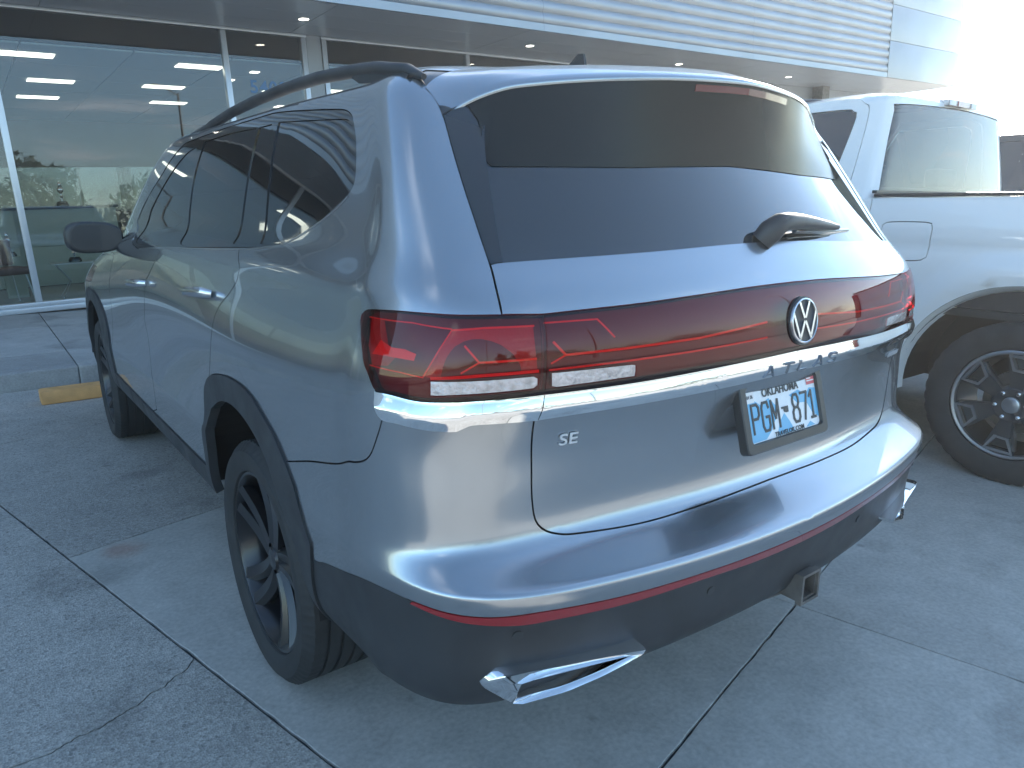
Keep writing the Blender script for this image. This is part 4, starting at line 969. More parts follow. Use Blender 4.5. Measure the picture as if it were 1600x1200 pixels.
# joints in the rotated slab grid, taken from the places where they meet the kerb side of the car
aj=w2g(-1.147,.219)[0]; aj2=w2g(.78,-1.0)[0]
b1_=w2g(-1.08,3.36)[1]; b2_=w2g(-1.10,1.34)[1]; b3_=w2g(.2,-.91)[1]
def clip_y(poly,ymax):
    o=[]
    for i in range(len(poly)):
        a=poly[i-1]; b=poly[i]
        if (a[1]<=ymax)!=(b[1]<=ymax):
            t=(ymax-a[1])/(b[1]-a[1]); o.append((a[0]+(b[0]-a[0])*t,ymax))
        if b[1]<=ymax: o.append(b)
    return o
def slab(a0,a1,b0,b1,m,z=0.0,g=.0024,ymax=4.745,wob=0):
    pts=[(a0+g,b0+g),(a1-g,b0+g),(a1-g,b1-g),(a0+g,b1-g)]
    if wob:
        o=[]
        for i in range(4):
            p=pts[i]; q=pts[(i+1)%4]; n=max(int(math.dist(p,q)/.05),1)
            for k in range(n):
                t=k/n; x=p[0]+(q[0]-p[0])*t; y=p[1]+(q[1]-p[1])*t; ax=(q[1]-p[1])/math.dist(p,q); ay=-(q[0]-p[0])/math.dist(p,q)
                r=(random.random()**3)*wob; o.append((x-ax*r,y-ay*r))
        pts=o
    w_=clip_y([g2w(*p) for p in pts],ymax)
    if len(w_)<3: return
    bm=bmesh.new(); lo=[bm.verts.new((x,y,z-.025)) for x,y in w_]; c=len(w_)
    cen=np.mean(w_,axis=0); hi=[bm.verts.new((x,y,z-.0015)) for x,y in w_]; h2=[]
    for x,y in w_:
        d=math.hypot(cen[0]-x,cen[1]-y); h2.append(bm.verts.new((x+(cen[0]-x)/d*.0015,y+(cen[1]-y)/d*.0015,z)))
    for k in range(c): bm.faces.new((lo[k],lo[(k+1)%c],hi[(k+1)%c],hi[k])); bm.faces.new((hi[k],hi[(k+1)%c],h2[(k+1)%c],h2[k]))
    bm.faces.new(h2); bm_obj('slab',bm,m,lot)
aL=[aj-2.1*k for k in range(6,0,-1)]+[aj]; aR=[aj,aj2]+[aj2+3.3*k for k in range(1,6)]
# left of the long joint: aggregate; right, by the car: smooth below the cross joint and aggregate above it
bs_=[b3_-4.6*2,b3_-4.6,b3_-2.0 if 0 else b3_-2.3,b3_,b2_-.0,b1_,b1_+3.2]
bl=[b3_-9.2,b3_-4.6,w2g(-1.147,.219)[1]-2.4,w2g(-1.6,.0)[1]-.0,b1_,b1_+2.2,b1_+5]
def crack_split():
    """big slab on the left, broken by one crack running from the joint down-left"""
    a0=aj-2.6; a1=aj; lo=b3_-3.0; hi=b1_
    cr_w=[(-1.147,.219),(-1.185,.165),(-1.215,.158),(-1.26,.120),(-1.30,.112),(-1.345,.075),(-1.39,.06),(-1.45,.035),(-1.50,.03),(-1.58,.0),(-1.68,.01),(-1.83,-.06),(-2.1,-.10),(-2.6,-.30),(-3.2,-.42)]
    cr=[w2g(*p) for p in cr_w]; fine=[]
    for p,q in zip(cr[:-1],cr[1:]):
        n=max(int(math.dist(p,q)/.012),1)
        for k in range(n): t=k/n; fine.append((p[0]+(q[0]-p[0])*t,p[1]+(q[1]-p[1])*t+(random.random()-.5)*.006))
    fine.append(cr[-1]); a0=fine[-1][0]
    for up in (True,False):
        g=.0034
        edge=[(x,y+(g if up else -g)) for x,y in fine]; edge[0]=(a1-.007,edge[0][1])
        pts=(edge+[(a0,hi-.004),(a1-.007,hi-.004)]) if up else (edge[::-1]+[(a1-.007,lo+.004),(a0,lo+.004)])
        w_=[g2w(*p) for p in pts]; bm=bmesh.new(); lo_=[bm.verts.new((x,y,-.025)) for x,y in w_]; h=[bm.verts.new((x,y,0)) for x,y in w_]; c=len(w_)
        for k in range(c): bm.faces.new((lo_[k],lo_[(k+1)%c],h[(k+1)%c],h[k]))
        f=bm.faces.new(h); bmesh.ops.triangulate(bm,faces=[f]); o=bm_obj('slab',bm,M['slab_rough'],lot); o['label']='aggregate slab edged by the jagged crack'
    return a0,lo,hi
ca0,clo,chi=crack_split()
slab(aj-7,ca0-.0,clo,chi,M['slab_rough']); slab(aj-14,aj-7,clo,chi,M['slab_rough'])
for i in range(5):
    slab(aj-2.9*(i+1),aj-2.9*i,chi,chi+3.6,M['slab_rough']); slab(aj-2.9*(i+1),aj-2.9*i,chi+3.6,chi+7.2,M['slab_rough'])
    slab(aj-2.9*(i+1),aj-2.9*i,clo-3.4,clo,M['slab_rough'])
for (a0,a1,b0,b1,m) in ((aj,aj2,b3_,b2_,'slab'),(aj,aj2,b2_,b1_,'slab_rough'),(aj,aj2,b1_,b1_+3.3,'slab_rough'),(aj,aj2,b3_-3.3,b3_,'slab'),(aj2,aj2+3.2,b3_-3.3,b3_+.0,'slab'),(aj2,aj2+3.2,b3_,b3_+3.2,'slab'),(aj2,aj2+3.2,b3_+3.2,b3_+6.4,'slab'),
                        (aj,aj2,b3_-6.6,b3_-3.3,'slab')):
    slab(a0,a1,b0,b1,M[m],wob=.006 if a0==aj else .002)
for i in range(1,6):
    for j in range(-3,5): slab(aj2+3.2*i,aj2+3.2*(i+1),b3_+3.2*j,b3_+3.2*(j+1),M['slab'])
for j in (-2,-3): slab(aj2,aj2+3.2,b3_+3.2*j,b3_+3.2*(j+1),M['slab'])
slab(aj2,aj2+3.2,b3_+6.4,b3_+9.6,M['slab'])
jb=[g2w(aj-17,b3_-11),g2w(aj2+18,b3_-11),g2w(aj2+18,b3_+12),g2w(aj-17,b3_+12)]
jb=clip_y(jb,4.744); jo=mesh_obj('joint_bed',[(x,y,-.0105) for x,y in jb],[tuple(range(len(jb)))],M['joint'],lot)
far=[( -150,-150),(150,-150),(150,4.745),(-150,4.745)]
fb_=mesh_obj('paving',[(x,y,-.012) for x,y in far],[(0,1,2,3)],M['lot']); tag(fb_,kind='structure')

# ================================================================== sidewalk
sw=empty('sidewalk',(0,0,0)); tag(sw,kind='structure')
xs=[-16,-12.4,-8.8,-5.2,-.95,2.8,6.5,10.2,14,18,24]
for i in range(len(xs)-1):
    for (y0,y1) in ((4.93,5.55),(5.56,7.3),(7.31,9.1)):
        box('paving_slab',(xs[i]+.004,y0,-.02),(xs[i+1]-.004,y1,.150),M['walk'],sw,.004,1)
    box('kerb',(xs[i]+.002,4.75,-.02),(xs[i+1]-.002,4.925,.150),M['walk'],sw,.014,3)
wsx=box('wheel_stop',(-1.275,4.13,0),(.55,4.28,.105),M['yellow'],None,.018,2); tag(wsx,'yellow painted concrete wheel stop ahead of the SUV front tyre','wheel stop')
ws2=box('wheel_stop',(2.75,4.13,0),(4.6,4.28,.105),M['yellow'],None,.018,2); tag(ws2,'yellow painted concrete wheel stop ahead of the white pickup','wheel stop')

# ================================================================== dealership building (own slightly tilted axes: the forecourt falls sideways)
BX=Vector((.9994,.005,.035)).normalized(); BZ=Vector((-.035,.019,.9992)); BY=BZ.cross(BX).normalized(); BZ=BX.cross(BY).normalized()
bl_=tag(empty('dealership_building'),'long glass-fronted dealership building with corrugated metal fascia and soffit','building')
BM=Matrix((BX,BY,BZ)).transposed().to_4x4(); BM.translation=Vector((-1.35,8.5,.15)); bl_.matrix_world=BM
XL,XE,HS,HT=-14.0,20.95,3.51,8.7
def bbox(name,lo,hi,m,parent=bl_,bevel=0): return box(name,lo,hi,m,parent,bevel)
mull=[-12.0,-9.4,-6.8,-4.7,-2.15,.43,3.075]
secs=[(-12.0,-9.4),(-9.4,-6.8),(-6.8,-4.7),(-4.7,-2.15),(-2.15,.43),(.43,3.075),(3.075,4.19),(4.50,7.0),(7.0,9.6),(9.6,12.2),(12.2,14.6)]
for x0,x1 in secs: 
    bbox('window_pane',(x0+.035,.035,.13),(x1-.035,.041,3.465),M['bglass'])
for x in sorted({q for s_ in secs for q in s_}):
    bbox('mullion',(x-.036,.0,.122),(x+.036,.10,3.468),M['alu'],bevel=.004)
for x0,x1 in ((-12.05,4.235),(4.455,14.65)):
    bbox('window_sill',(x0,-.02,0),(x1,.11,.062),M['alu'],bevel=.004); bbox('window_sill',(x0,-.005,.062),(x1,.105,.120),M['alu'],bevel=.004)
    bbox('window_head',(x0,-.002,3.470),(x1,.10,3.507),M['alu'],bevel=.004)
bbox('wall_pier',(4.236,.02,-.1),(4.454,.35,3.508),M['wallp']); bbox('wall',(14.66,.02,-.1),(XE-.3,.35,3.508),M['wallp']); bbox('wall',(XL,.02,-.1),(-12.06,.35,3.508),M['wallp'])
# soffit boards running along the front, with recessed joints
ys=[-1.66,-1.10,-.54,.02]
for i in range(3):
    xx=np.arange(XL,XE,3.0)
    for x in xx: bbox('soffit_panel',(x+.004,ys[i]+.004,HS),(min(x+3.0,XE-.02)-.004,ys[i+1]-.004,HS+.02),M['soffit'])
bbox('soffit_backing',(XL,-1.6,HS+.021),(XE-.03,.1,HS+.06),M['void'])
for x,y in ((-3.6,-.82),(.13,-.82),(3.88,-.83),(7.66,-.82),(11.35,-.76),(15.0,-.76)):
    bm=bmesh.new(); prism(bm,[(x+.062*math.cos(t),y+.062*math.sin(t)) for t in np.linspace(0,2*math.pi,24,endpoint=False)],HS-.006,HS-.002); d=bm_obj('downlight',bm,M['lit2'],bl_)
    bm=bmesh.new(); rg=[[bm.verts.new((x+r*math.cos(t),y+r*math.sin(t),z)) for t in np.linspace(0,2*math.pi,24,endpoint=False)] for r,z in ((.064,HS-.001),(.066,HS-.010),(.080,HS-.006),(.081,HS-.001))]
    for a,b in zip(rg[:-1],rg[1:]):
        for k in range(24): bm.faces.new((a[k],a[(k+1)%24],b[(k+1)%24],b[k]))
    bm_obj('downlight_ring',bm,M['alu'],d)
# corrugated fascia: wave profile swept along the front
prof=[]; z=HS-.005; pitch=.162
prof.append((-1.700,z)); prof.append((-1.735,z)); prof.append((-1.735,z+.10)); z+=.10
while z<HT:
    for t,d in ((0,0),(.12,.014),(.30,.030),(.50,.034),(.70,.030),(.88,.014)): prof.append((-1.700-d+.0,z+t*pitch))
    z+=pitch
prof.append((-1.70,HT))
for x0,x1 in ((XL,-8.6),(-8.597,-3.2),(-3.197,2.3),(2.303,7.2),(7.203,12.3),(12.303,17.40)):
    bm=bmesh.new(); a=[bm.verts.new((x0,y,z)) for y,z in prof]; b=[bm.verts.new((x1,y,z)) for y,z in prof]
    for k in range(len(prof)-1): bm.faces.new((a[k],b[k],b[k+1],a[k+1]))
    bm_obj('corrugated_panel',bm,M['fascia'],bl_,smooth=True,auto=50)
z=HS-.005
for h in (.78,.75,.75,.75,.75,.75,.66):
    bbox('corner_panel',(17.41,-1.74,z+.004),(XE,-1.66,z+h-.004),M['fascia'],bevel=.004)
    bbox('side_panel',(XE-.07,-1.655,z+.004),(XE,6,z+h-.004),M['fascia'],bevel=.004); z+=h
bbox('roof',(XL,-1.64,HT-.15),(XE-.08,14,HT-.05),M['wallp']); bbox('upper_wall',(XL,-1.6,HS+.07),(XE-.1,-1.55,HT-.16),M['void']); bbox('rear_upper_wall',(XL,13.8,2.8),(XE-.1,13.9,HT-.16),M['wallp'])
bbox('column',(17.15,-.32,-.1),(17.45,-.05,HS-.002),M['steel']); 
bbox('side_wall',(XL,.36,-.1),(XL+.2,13.7,HT-.2),M['wallp']); bbox('side_wall',(XE-.5,.36,-.1),(XE-.32,13.7,HT-.2),M['wallp'])
# interior: floor, ceiling, bulkhead, back wall with a strip of windows
bbox('showroom_floor',(XL+.2,.12,-.02),(XE-.5,13.7,.01),M['floor_in'])
CZ=3.12
tx=np.arange(-9,14.4,1.22); 
for i,x in enumerate(tx):
    for j in range(8):
        bbox('ceiling_tile',(x+.012,.15+j*1.22,CZ),(x+1.208,.15+j*1.22+1.20,CZ+.02),M['ceil'])
bbox('ceiling_void',(XL+.3,.13,CZ+.03),(XE-.6,13.6,CZ+.05),M['void'])
bbox('bulkhead',(-9,8.0,2.18),(14.5,8.15,CZ-.001),M['brown']); 
bbox('back_wall',(-9,8.02,.01),(14.5,8.12,1.22),M['brown']); 
for x0,x1 in ((-9,-6.2),(-6.06,-3.4),(-3.26,.2),(.34,3.9),(4.04,7.0),(7.14,10.0),(10.14,14.5)): bbox('back_window_pane',(x0,8.05,1.222),(x1,8.056,2.178),M['backglass'])
for x in (-6.2,-3.4,.2,3.9,7.0,10.0): bbox('back_wall_post',(x,8.03,1.221),(x+.14,8.11,2.179),M['brown'])
bbox('outer_back_wall',(XL+.2,13.2,0),(XE-.6,13.3,1.3),M['counter'])
for k,(x,y) in enumerate([(.86,.78),(1.30,2.75),(1.27,4.55),(2.93,.78),(2.87,2.75),(3.33,4.55),(-.3,1.0),(-.9,2.75),(-.7,4.55),(-2.6,.9),(-3.0,2.75),(5.6,2.2),(7.6,2.2),(5.6,4.4),(9.4,2.6)]):
    b=bbox('ceiling_light',(x-.30,y-.30 if 0 else y-.14,CZ-.012),(x+.30,y+.14,CZ-.004),M['lit']); 
for x,y in ((3.75,.9),(3.62,1.7),(4.5,2.6)):
    bbox('spot_light',(x-.06,y-.06,CZ-.012),(x+.06,y+.06,CZ-.004),M['lit'])
# 5400 on the glass
q=BM.inverted()
t=text_obj('address_numbers','5400',.235,M['bluetext'],Matrix.Translation((3.62,.028,2.765))@Matrix.Rotation(R(90),4,'X'),bl_,.001,1.05,1.1,bold=.004)

def inb(p): return BM@Vector(p)
def place(o,p,rz=0):
    o.matrix_world=BM@Matrix.Translation(Vector(p))@Matrix.Rotation(rz,4,'Z')
# reception desk
ct=tag(empty('reception_counter'),'long grey-green reception counter behind the showroom glass','counter')
place(ct,(0,0,0))
for i,x in enumerate((-2.3,-1.35,-.4,.6)): 
    box('front_panel',(x+.006,3.9,.02),(x+.944 if i<3 else 2.05,3.94,.66),M['counter'],ct,.004); box('front_panel',(x+.006,3.9,.668),(x+.944 if i<3 else 2.05,3.94,1.27),M['counter'],ct,.004)
box('counter_body',(-2.3,3.945,.02),(2.05,4.6,1.27),M['counter'],ct); box('counter_top',(-2.35,3.86,1.272),(2.10,4.65,1.31),M['trim'],ct,.006); box('plinth',(-2.3,3.93,.011),(2.05,3.944,.019),M['void'],ct)
def wire_table(p,lab,r=.26,h=.50):
    o=tag(empty('side_table'),lab,'table','wire-legged tables behind the glass'); place(o,p)
    bm=bmesh.new(); prism(bm,rrect(.62,.42,.03),h-.015,h,Matrix()); bm_obj('table_top',bm,M['alu'],o)
    for sx,sy in ((-1,-1),(1,-1),(1,1),(-1,1)):
        tube('leg',[(sx*.26,sy*.17,h-.015),(sx*.10,sy*.08,.25),(sx*.24,sy*.17,0.01)],.007,M['alu'],o,n=6)
    return o
wire_table((1.05,1.5,.0),'low table with crossed wire legs under the dark trophy','table') if 0 else wire_table((1.05,1.5,.0),'low table with crossed wire legs under the dark trophy')
wire_table((1.75,1.9,.0),'low wire-legged table without a trophy beside the reception counter')
def trophy(p,lab,s=1):
    o=tag(empty('trophy'),lab,'trophy','trophies in the showroom'); place(o,p)
    bm=bmesh.new(); 
    prof=[(0,.075),(.02,.075),(.045,.055),(.05,.02)]
    def lz(bm,pr,n=20):
        rg=[[bm.verts.new((r*s*math.cos(2*math.pi*k/n),r*s*math.sin(2*math.pi*k/n),z*s)) for k in range(n)] for z,r in pr]
        for a,b in zip(rg[:-1],rg[1:]):
            for k in range(n): bm.faces.new((a[k],a[(k+1)%n],b[(k+1)%n],b[k]))
        bm.faces.new(rg[0][::-1]); bm.faces.new(rg[-1])
    lz(bm,[(0,.085),(.03,.085),(.07,.06),(.075,.02)]); bm_obj('trophy_base',bm,M['gloss_black'],o,smooth=True,auto=40)
    bm=bmesh.new(); lz(bm,[(.076,.012),(.12,.014),(.13,.035),(.15,.012),(.19,.014),(.21,.04),(.25,.045),(.28,.018),(.30,.03),(.33,.02),(.35,.006)]); bm_obj('trophy_figure',bm,M['chrome'],o,smooth=True,auto=60)
trophy((1.05,1.5,.501),'dark-based silver trophy on the low wire table'); trophy((.33,2.3,.60),'small silver trophy at the left edge beside the mullion')
trophy((1.28,3.98,1.311),'silver trophy standing on the reception counter',1.15)
ch=tag(empty('lounge_chair'),'brown leather chair on thin metal legs behind the glass','chair'); place(ch,(.12,1.35,0),R(20))
box('seat',(-.30,-.28,.40),(.30,.28,.50),M['wood'],ch,.04,3); box('backrest',(-.30,.20,.51),(.30,.30,.86),M['wood'],ch,.04,3)
for sx,sy in ((-1,-1),(1,-1),(1,1),(-1,1)): tube('leg',[(sx*.24,sy*.20,.40),(sx*.29,sy*.25,.011)],.010,M['alu'],ch,n=6)
pd=tag(box('plinth_stand',(0.20,2.18,.01),(.46,2.42,.60),M['counter']),'grey plinth under the small silver trophy','plinth'); pd.matrix_world=BM

# ================================================================== light poles and trees across the lot (seen in the reflections)
def pole(x,y,h,lab,rz=0):
    o=tag(empty('light_pole',(x,y,0)),lab,'light pole','light poles across the lot'); o.rotation_euler=(0,0,rz)
    tube('pole',[(0,0,.6),(0,0,h)],.085,M['steel'],o,n=10,taper=[1,.7]); bm=bmesh.new(); prism(bm,[(.28*math.cos(t),.28*math.sin(t)) for t in np.linspace(0,2*math.pi,20,endpoint=False)],-.02,.75); bm_obj('pole_base',bm,M['walk'],o)
    tube('arm',[(0,0,h-.1),(.9,0,h+.1),(1.5,0,h+.12)],.045,M['steel'],o,n=8); box('lamp_head',(1.3,-.18,h+.05),(1.95,.18,h+.16),M['steel'],o,.02)
pole(-4.4,-19,9.0,'near tall light pole with one arm reflected in the showroom glass',R(90)); pole(-9,-32,9,'distant light pole reflected to the left of the tall one'); pole(9,-24,8.5,'light pole standing far behind the pickup',R(140)); pole(22,-15,8.5,'light pole at the far right of the lot',R(180)); pole(-20,-14,8.5,'light pole at the far left of the lot')
def tree_mass():
    r=np.random.default_rng(3); V=[];F=[]
    for k in range(15000):
        ang=r.uniform(0,1); x=-160+320*ang; y=-78+10*math.sin(x*.05)+r.normal(0,3); hh=4.2+2.0*math.sin(x*.13)+1.5*math.sin(x*.37+1)+1.1*math.sin(x*.9); z=r.uniform(0,1)**.7*max(hh,1.6); s_=r.uniform(.35,.85)
        c=np.array([x,y,z]); d=r.normal(0,1,(3,3)); d/=np.linalg.norm(d,axis=1)[:,None]; i=len(V); V+=list(c+d*s_); F.append((i,i+1,i+2))
    o=mesh_obj('treeline',V,F,M['leaf']); tag(o,'low dark line of trees beyond the lot','trees',kind='stuff')
tree_mass()
def bush_tree(x,y,h,lab):
    o=tag(empty('tree',(x,y,0)),lab,'tree','trees behind the lot'); r=np.random.default_rng(int(abs(x*7)))
    tube('trunk',[(0,0,0),(.1,0,h*.3),(0,.1,h*.6)],.16,M['brown'],o,n=8,taper=[1,.7,.4]); V=[];F=[]
    for k in range(2500):
        d=r.normal(0,1,3); d/=np.linalg.norm(d); rr=r.uniform(.3,1)**.5*(1+.25*math.sin(d[0]*5+d[2]*4)); c=np.array([d[0]*h*.38,d[1]*h*.38,h*.62+d[2]*h*.36])*1; c=np.array([0,0,h*.62])+(c-np.array([0,0,h*.62]))*rr
        e=r.normal(0,.16,(3,3)); i=len(V); V+=list(c+e); F.append((i,i+1,i+2))
    mesh_obj('crown',V,F,M['leaf'],o)
bush_tree(-3.2,-46,6.5,'rounded tree behind the lot left of the near pole'); bush_tree(4.5,-50,7.5,'taller rounded tree behind the lot')

# ================================================================== pickup truck
TX=2.66; YW=-.74; TW=2.03
def truck(X0,Y0,paint,lab,cat_,group=None):
    tr=tag(empty('pickup_truck',(X0,Y0,0)),lab,cat_,group)
    # local frame: x 0..TW across, y measured like the world minus Y0 (rear wheel at -.74), z up
    YR,YF=-1.92,3.95; WF=YW+3.68; RA=.53
    def sidex(y,z):
        x=np.zeros_like(y)
        x+= .050*np.clip((z-1.18)/.32,0,1)**2 + .035*np.clip((.75-z)/.35,0,1)**2
        x+= .012*np.exp(-((z-1.22)/.05)**2)
        for c in (YW,WF):
            d=np.hypot(y-c,(z-.46)*1.02); fl=np.clip((d-.60)/.03,0,1)*np.clip((.80-d)/.13,0,1); fl=fl*fl*(3-2*fl); x-= .036*fl*(z>.40)
        x+= .06*np.clip((y-3.2)/.75,0,1)**2+.03*np.clip((-1.6-y)/.32,0,1)**2
        return x
    Ssd=lambda u,v: np.stack([sidex(u,v),u,v],1)
    idm=lambda P:np.array(P,float)
    rs2=lambda p,step=.03,closed=False:resample(p,step,idm,closed)
    def SNs(u,v,e=1e-3):
        a=Ssd(u+e,v)-Ssd(u-e,v); b=Ssd(u,v+e)-Ssd(u,v-e); n=np.cross(a,b); n/=np.linalg.norm(n,axis=1)[:,None]; n[n[:,0]>0]*=-1; return n
    def archp(c,r,n=44): return [(c+r*math.cos(t),.46+r*.98*math.sin(t)) for t in np.linspace(-.22,math.pi+.22,n)]
    top=[(YR,1.49),(.12,1.475)]; cabl=.20
    CV={'out':rs2([(YR,.52),(YR,1.50)]),'top':rs2([(YR,1.50),(.30,1.485),(1.2,1.45),(2.2,1.42)]),'hoodl':rs2([(2.2,1.42),(3.1,1.33),(YF,1.18)]),'fr':rs2([(YF,1.18),(YF,.52)]),'bot':rs2([(YR,.52),(YF,.52)]),
        'a1':rs2(archp(YW,.60)),'a2':rs2(archp(WF,.60)),'cab':rs2([(.13,.52),(.12,1.49)]),'d1':rs2([(.24,.60),(.255,1.48)]),'d2':rs2([(1.22,.60),(1.20,1.45)]),'d3':rs2([(2.28,.60),(2.25,1.42)]),'db':rs2([(.24,.60),(2.28,.60)]),
        'fuel':rs2([(-.235,1.17),(-.245,1.335),(-.21,1.355),(.0,1.352),(.03,1.32),(.015,1.17),(-.03,1.145),(-.19,1.148)],closed=True)}
    G=[];st=.05; y=YR+st
    while y<YF:
        z=.52+st*.5
        while z<1.5: G.append((y,z)); z+=st
        y+=st
    G=np.array(G); sp=Split(Ssd,idm,idm,list(CV.values()),(G,np.full(len(G),st)),near=.5)
    nn=SNs(sp.UV[:,0],sp.UV[:,1]); top=CV['top'];
    ok=cat(CV['top'],CV['hoodl'],CV['fr'],[(YR,.52)])
    R0=sp.region(cat(CV['a1'],[(CV['a1'][-1][0],.3),(CV['a1'][0][0],.3)])); R1=sp.region(cat(CV['a2'],[(CV['a2'][-1][0],.3),(CV['a2'][0][0],.3)]))
    R2=sp.region(CV['fuel']); R3=sp.region([(.24,.60),(1.22,.60),(1.20,1.449),(.255,1.48)]); R4=sp.region([(1.22,.60),(2.28,.60),(2.25,1.42),(1.20,1.449)]); R5=sp.region(lambda c:(c[:,0]<.125)&inside(c,ok)); R6=sp.region(lambda c:inside(c,ok))
    for side in (0,1):
        X=sp.X.copy(); n2=nn.copy()
        if side: X[:,0]=TW-X[:,0]; n2[:,0]*=-1
        for nm,rid,gp in (('fuel_door',R2,.0025),('rear_door',R3,.003),('front_door',R4,.003),('bed_side',R5,.003),('cab_side',R6,.003)):
            panel(nm,X,sp.T[sp.lab==rid],n2,paint,tr,gap=gp,depth=.02)
    # wheel wells, inner skin, frame
    for c in (YW,WF):
        for s_ in (0,1):
            bm=bmesh.new(); a=[];b=[]; x0=.05 if not s_ else TW-.05; x1=.45 if not s_ else TW-.45
            for k in range(25):
                t=math.pi*k/24; p=(c+.60*math.cos(t),.44+.585*math.sin(t)); a.append(bm.verts.new((x0,*p))); b.append(bm.verts.new((x1,*p)))
            for k in range(24): bm.faces.new((a[k],a[k+1],b[k+1],b[k]))
            bm.faces.new(b); bm_obj('wheel_well',bm,M['void'],tr)
            # pale inner lip of the arch
            bm=bmesh.new(); a=[];b=[]; x0=.004 if not s_ else TW-.004; x1=.10 if not s_ else TW-.10
            for k in range(33):
                t=-.1+(math.pi+.2)*k/32; p=(c+.601*math.cos(t),.46+.590*math.sin(t)); q=(c+.585*math.cos(t),.46+.55*math.sin(t)); a.append(bm.verts.new((x0,*p))); b.append(bm.verts.new((x1,*q)))
            for k in range(32): bm.faces.new((a[k],a[k+1],b[k+1],b[k]))
            bm_obj('arch_lip',bm,paint,tr,smooth=True)
    box('chassis',(.50,YR+.15,.42),(TW-.50,YF-.2,.62),M['void'],tr); box('floor_pan',(.10,.15,.60),(TW-.10,3.3-1.0,.70),M['void'],tr)
    # bed: floor, inner walls, rail caps, tailgate
    box('bed_floor',(.08,YR+.05,.86),(TW-.08,.08,.90),M['trim'],tr); box('bed_front',(.08,.05,.905),(TW-.08,.10,1.49),paint,tr)
    for s_ in (0,1):
        x0,x1=(.045,.13) if not s_ else (TW-.13,TW-.045)
        box('bed_inner_wall',(x0+.03 if not s_ else x0,YR+.06,.905),(x1 if not s_ else x1-.03,.045,1.480),M['trim'],tr); box('bed_rail_cap',(x0-.008 if not s_ else x0,YR+.01,1.492),(x1 if not s_ else x1+.008,.115,1.512),M['trim'],tr,.006)
        tl=box('tail_light',(.0 if not s_ else TW-.12,YR-.02,.98),(.12 if not s_ else TW,YR+.06,1.46),M['reddeep'],tr,.02)
    box('tailgate',(.125,YR-.015,.80),(TW-.125,YR+.045,1.49),paint,tr,.015); box('rear_bumper',(.06,YR-.12,.56),(TW-.06,YR-.02,.76),M['machined'],tr,.03)
    # cab: rings of rounded rectangles, split into glass and metal
    def ring(t):   # t 0..1 from belt to roof edge
        z=1.44+.635*t; ins=.045+.19*t**1.15; yb=.125+.045*t**1.3; yf=2.55-1.05*t**.95; return z,ins,yb,yf
    def Scab(u,v):
        out=np.zeros((len(u),3))
        for i,(a,t) in enumerate(zip(u,v)):
            tt=min(t,1.0); z,ins,yb,yf=ring(tt)
            if t>1: k=(t-1); z+=.075*math.sin(min(k,1)*math.pi/2); 
            rr=.13
            hw=TW/2-ins; 
            # perimeter param: 0..1 rear half width, 1..2 side, 2..3 front half
            if a<=1: x=-hw*a; y=yb
            elif a<=2: x=-hw; y=yb+(yf-yb)*(a-1)
            else: x=-hw*(3-a); y=yf+.10*(1-(3-a)**2)
            # corner rounding of the rear and front corners
            if a<1:
                q=max(0,(a-(1-rr/hw))/(rr/hw)); y=yb+rr*.5*q**3*.7
            elif a<2:
                q=max(0,1-(a-1)*(yf-yb)/rr); x=-hw+rr*.5*q**3*.7
                y=yb+rr*.35*max(0,1-(a-1)*(yf-yb)/rr)**2+(yf-yb)*(a-1)
            y+= .035*(1-min(abs(x)/hw,1)**2)*(-1) if a<1 else 0
            if t>1: s_=1-.98*(t-1)**1; cx=0; x*=s_; ym=(yb+yf)/2; y=ym+(y-ym)*s_; z=z+.03*(1-s_**2)
            out[i]=(x,y,z)
        return out
    scb=lambda P:np.stack([np.interp(P[:,0],[0,1,2,3],[0,.9,2.9,3.8]),np.array(P)[:,1]*.62],1); iscb=lambda Q:np.stack([np.interp(Q[:,0],[0,.9,2.9,3.8],[0,1,2,3]),Q[:,1]/.62],1)
    rs3=lambda p,step=.03,closed=False:resample(p,step,scb,closed)
    rw=[(0,.09),(.90,.09),(.935,.15),(.93,.84),(.87,.92),(0,.95)]
    yb_=lambda y,t:1+ (y-ring(t)[2])/(ring(t)[3]-ring(t)[2])
    sw1=[(1.13,.14),(1.13,.78),(1.15,.87),(1.20,.90),(1.50,.90),(1.50,.08),(1.16,.08)]; sw2=[(1.545,.08),(1.545,.90),(1.85,.90),(1.95,.60),(1.96,.08)]
    wsn=[(2.08,.12),(2.08,.9),(3,.94),(3,.12)]
    dfc=rs3([(1.07,0),(1.08,.80),(1.12,.95),(1.2,1.0),(1.52,1.0)]); rwc=rs3(rw); sw1c=rs3(sw1,closed=True); sw2c=rs3(sw2,closed=True); wsc=rs3(wsn)
    cv=[rs3([(0,0),(3,0)]),rs3([(3,0),(3,2)]),rs3([(0,2),(3,2)]),rs3([(0,0),(0,2)]),rwc,sw1c,sw2c,wsc,dfc,rs3([(1.52,1.0),(1.52,0)])]
    G=np.array([(u,v) for u in np.arange(.04,3,.045) for v in np.arange(.03,2,.05)])
    sp=Split(Scab,scb,iscb,cv,(G,np.full(len(G),.035)),near=.5)
    U,Vv=sp.UV[:,0],sp.UV[:,1]
    def nrm(u,v,e=4e-3):
        a=Scab(np.clip(u+e,0,3),v)-Scab(np.clip(u-e,0,3),v); b=Scab(u,np.clip(v+e,0,1.98))-Scab(u,np.clip(v-e,0,1.98)); n=np.cross(b,a); n/=np.linalg.norm(n,axis=1)[:,None]+1e-12; return n
    n3=nrm(U,Vv); c0=np.array([0,1.2,1.3]); fl=((sp.X-c0)*n3).sum(1)<0; n3[fl]*=-1
    n3[U<.002,0]=0
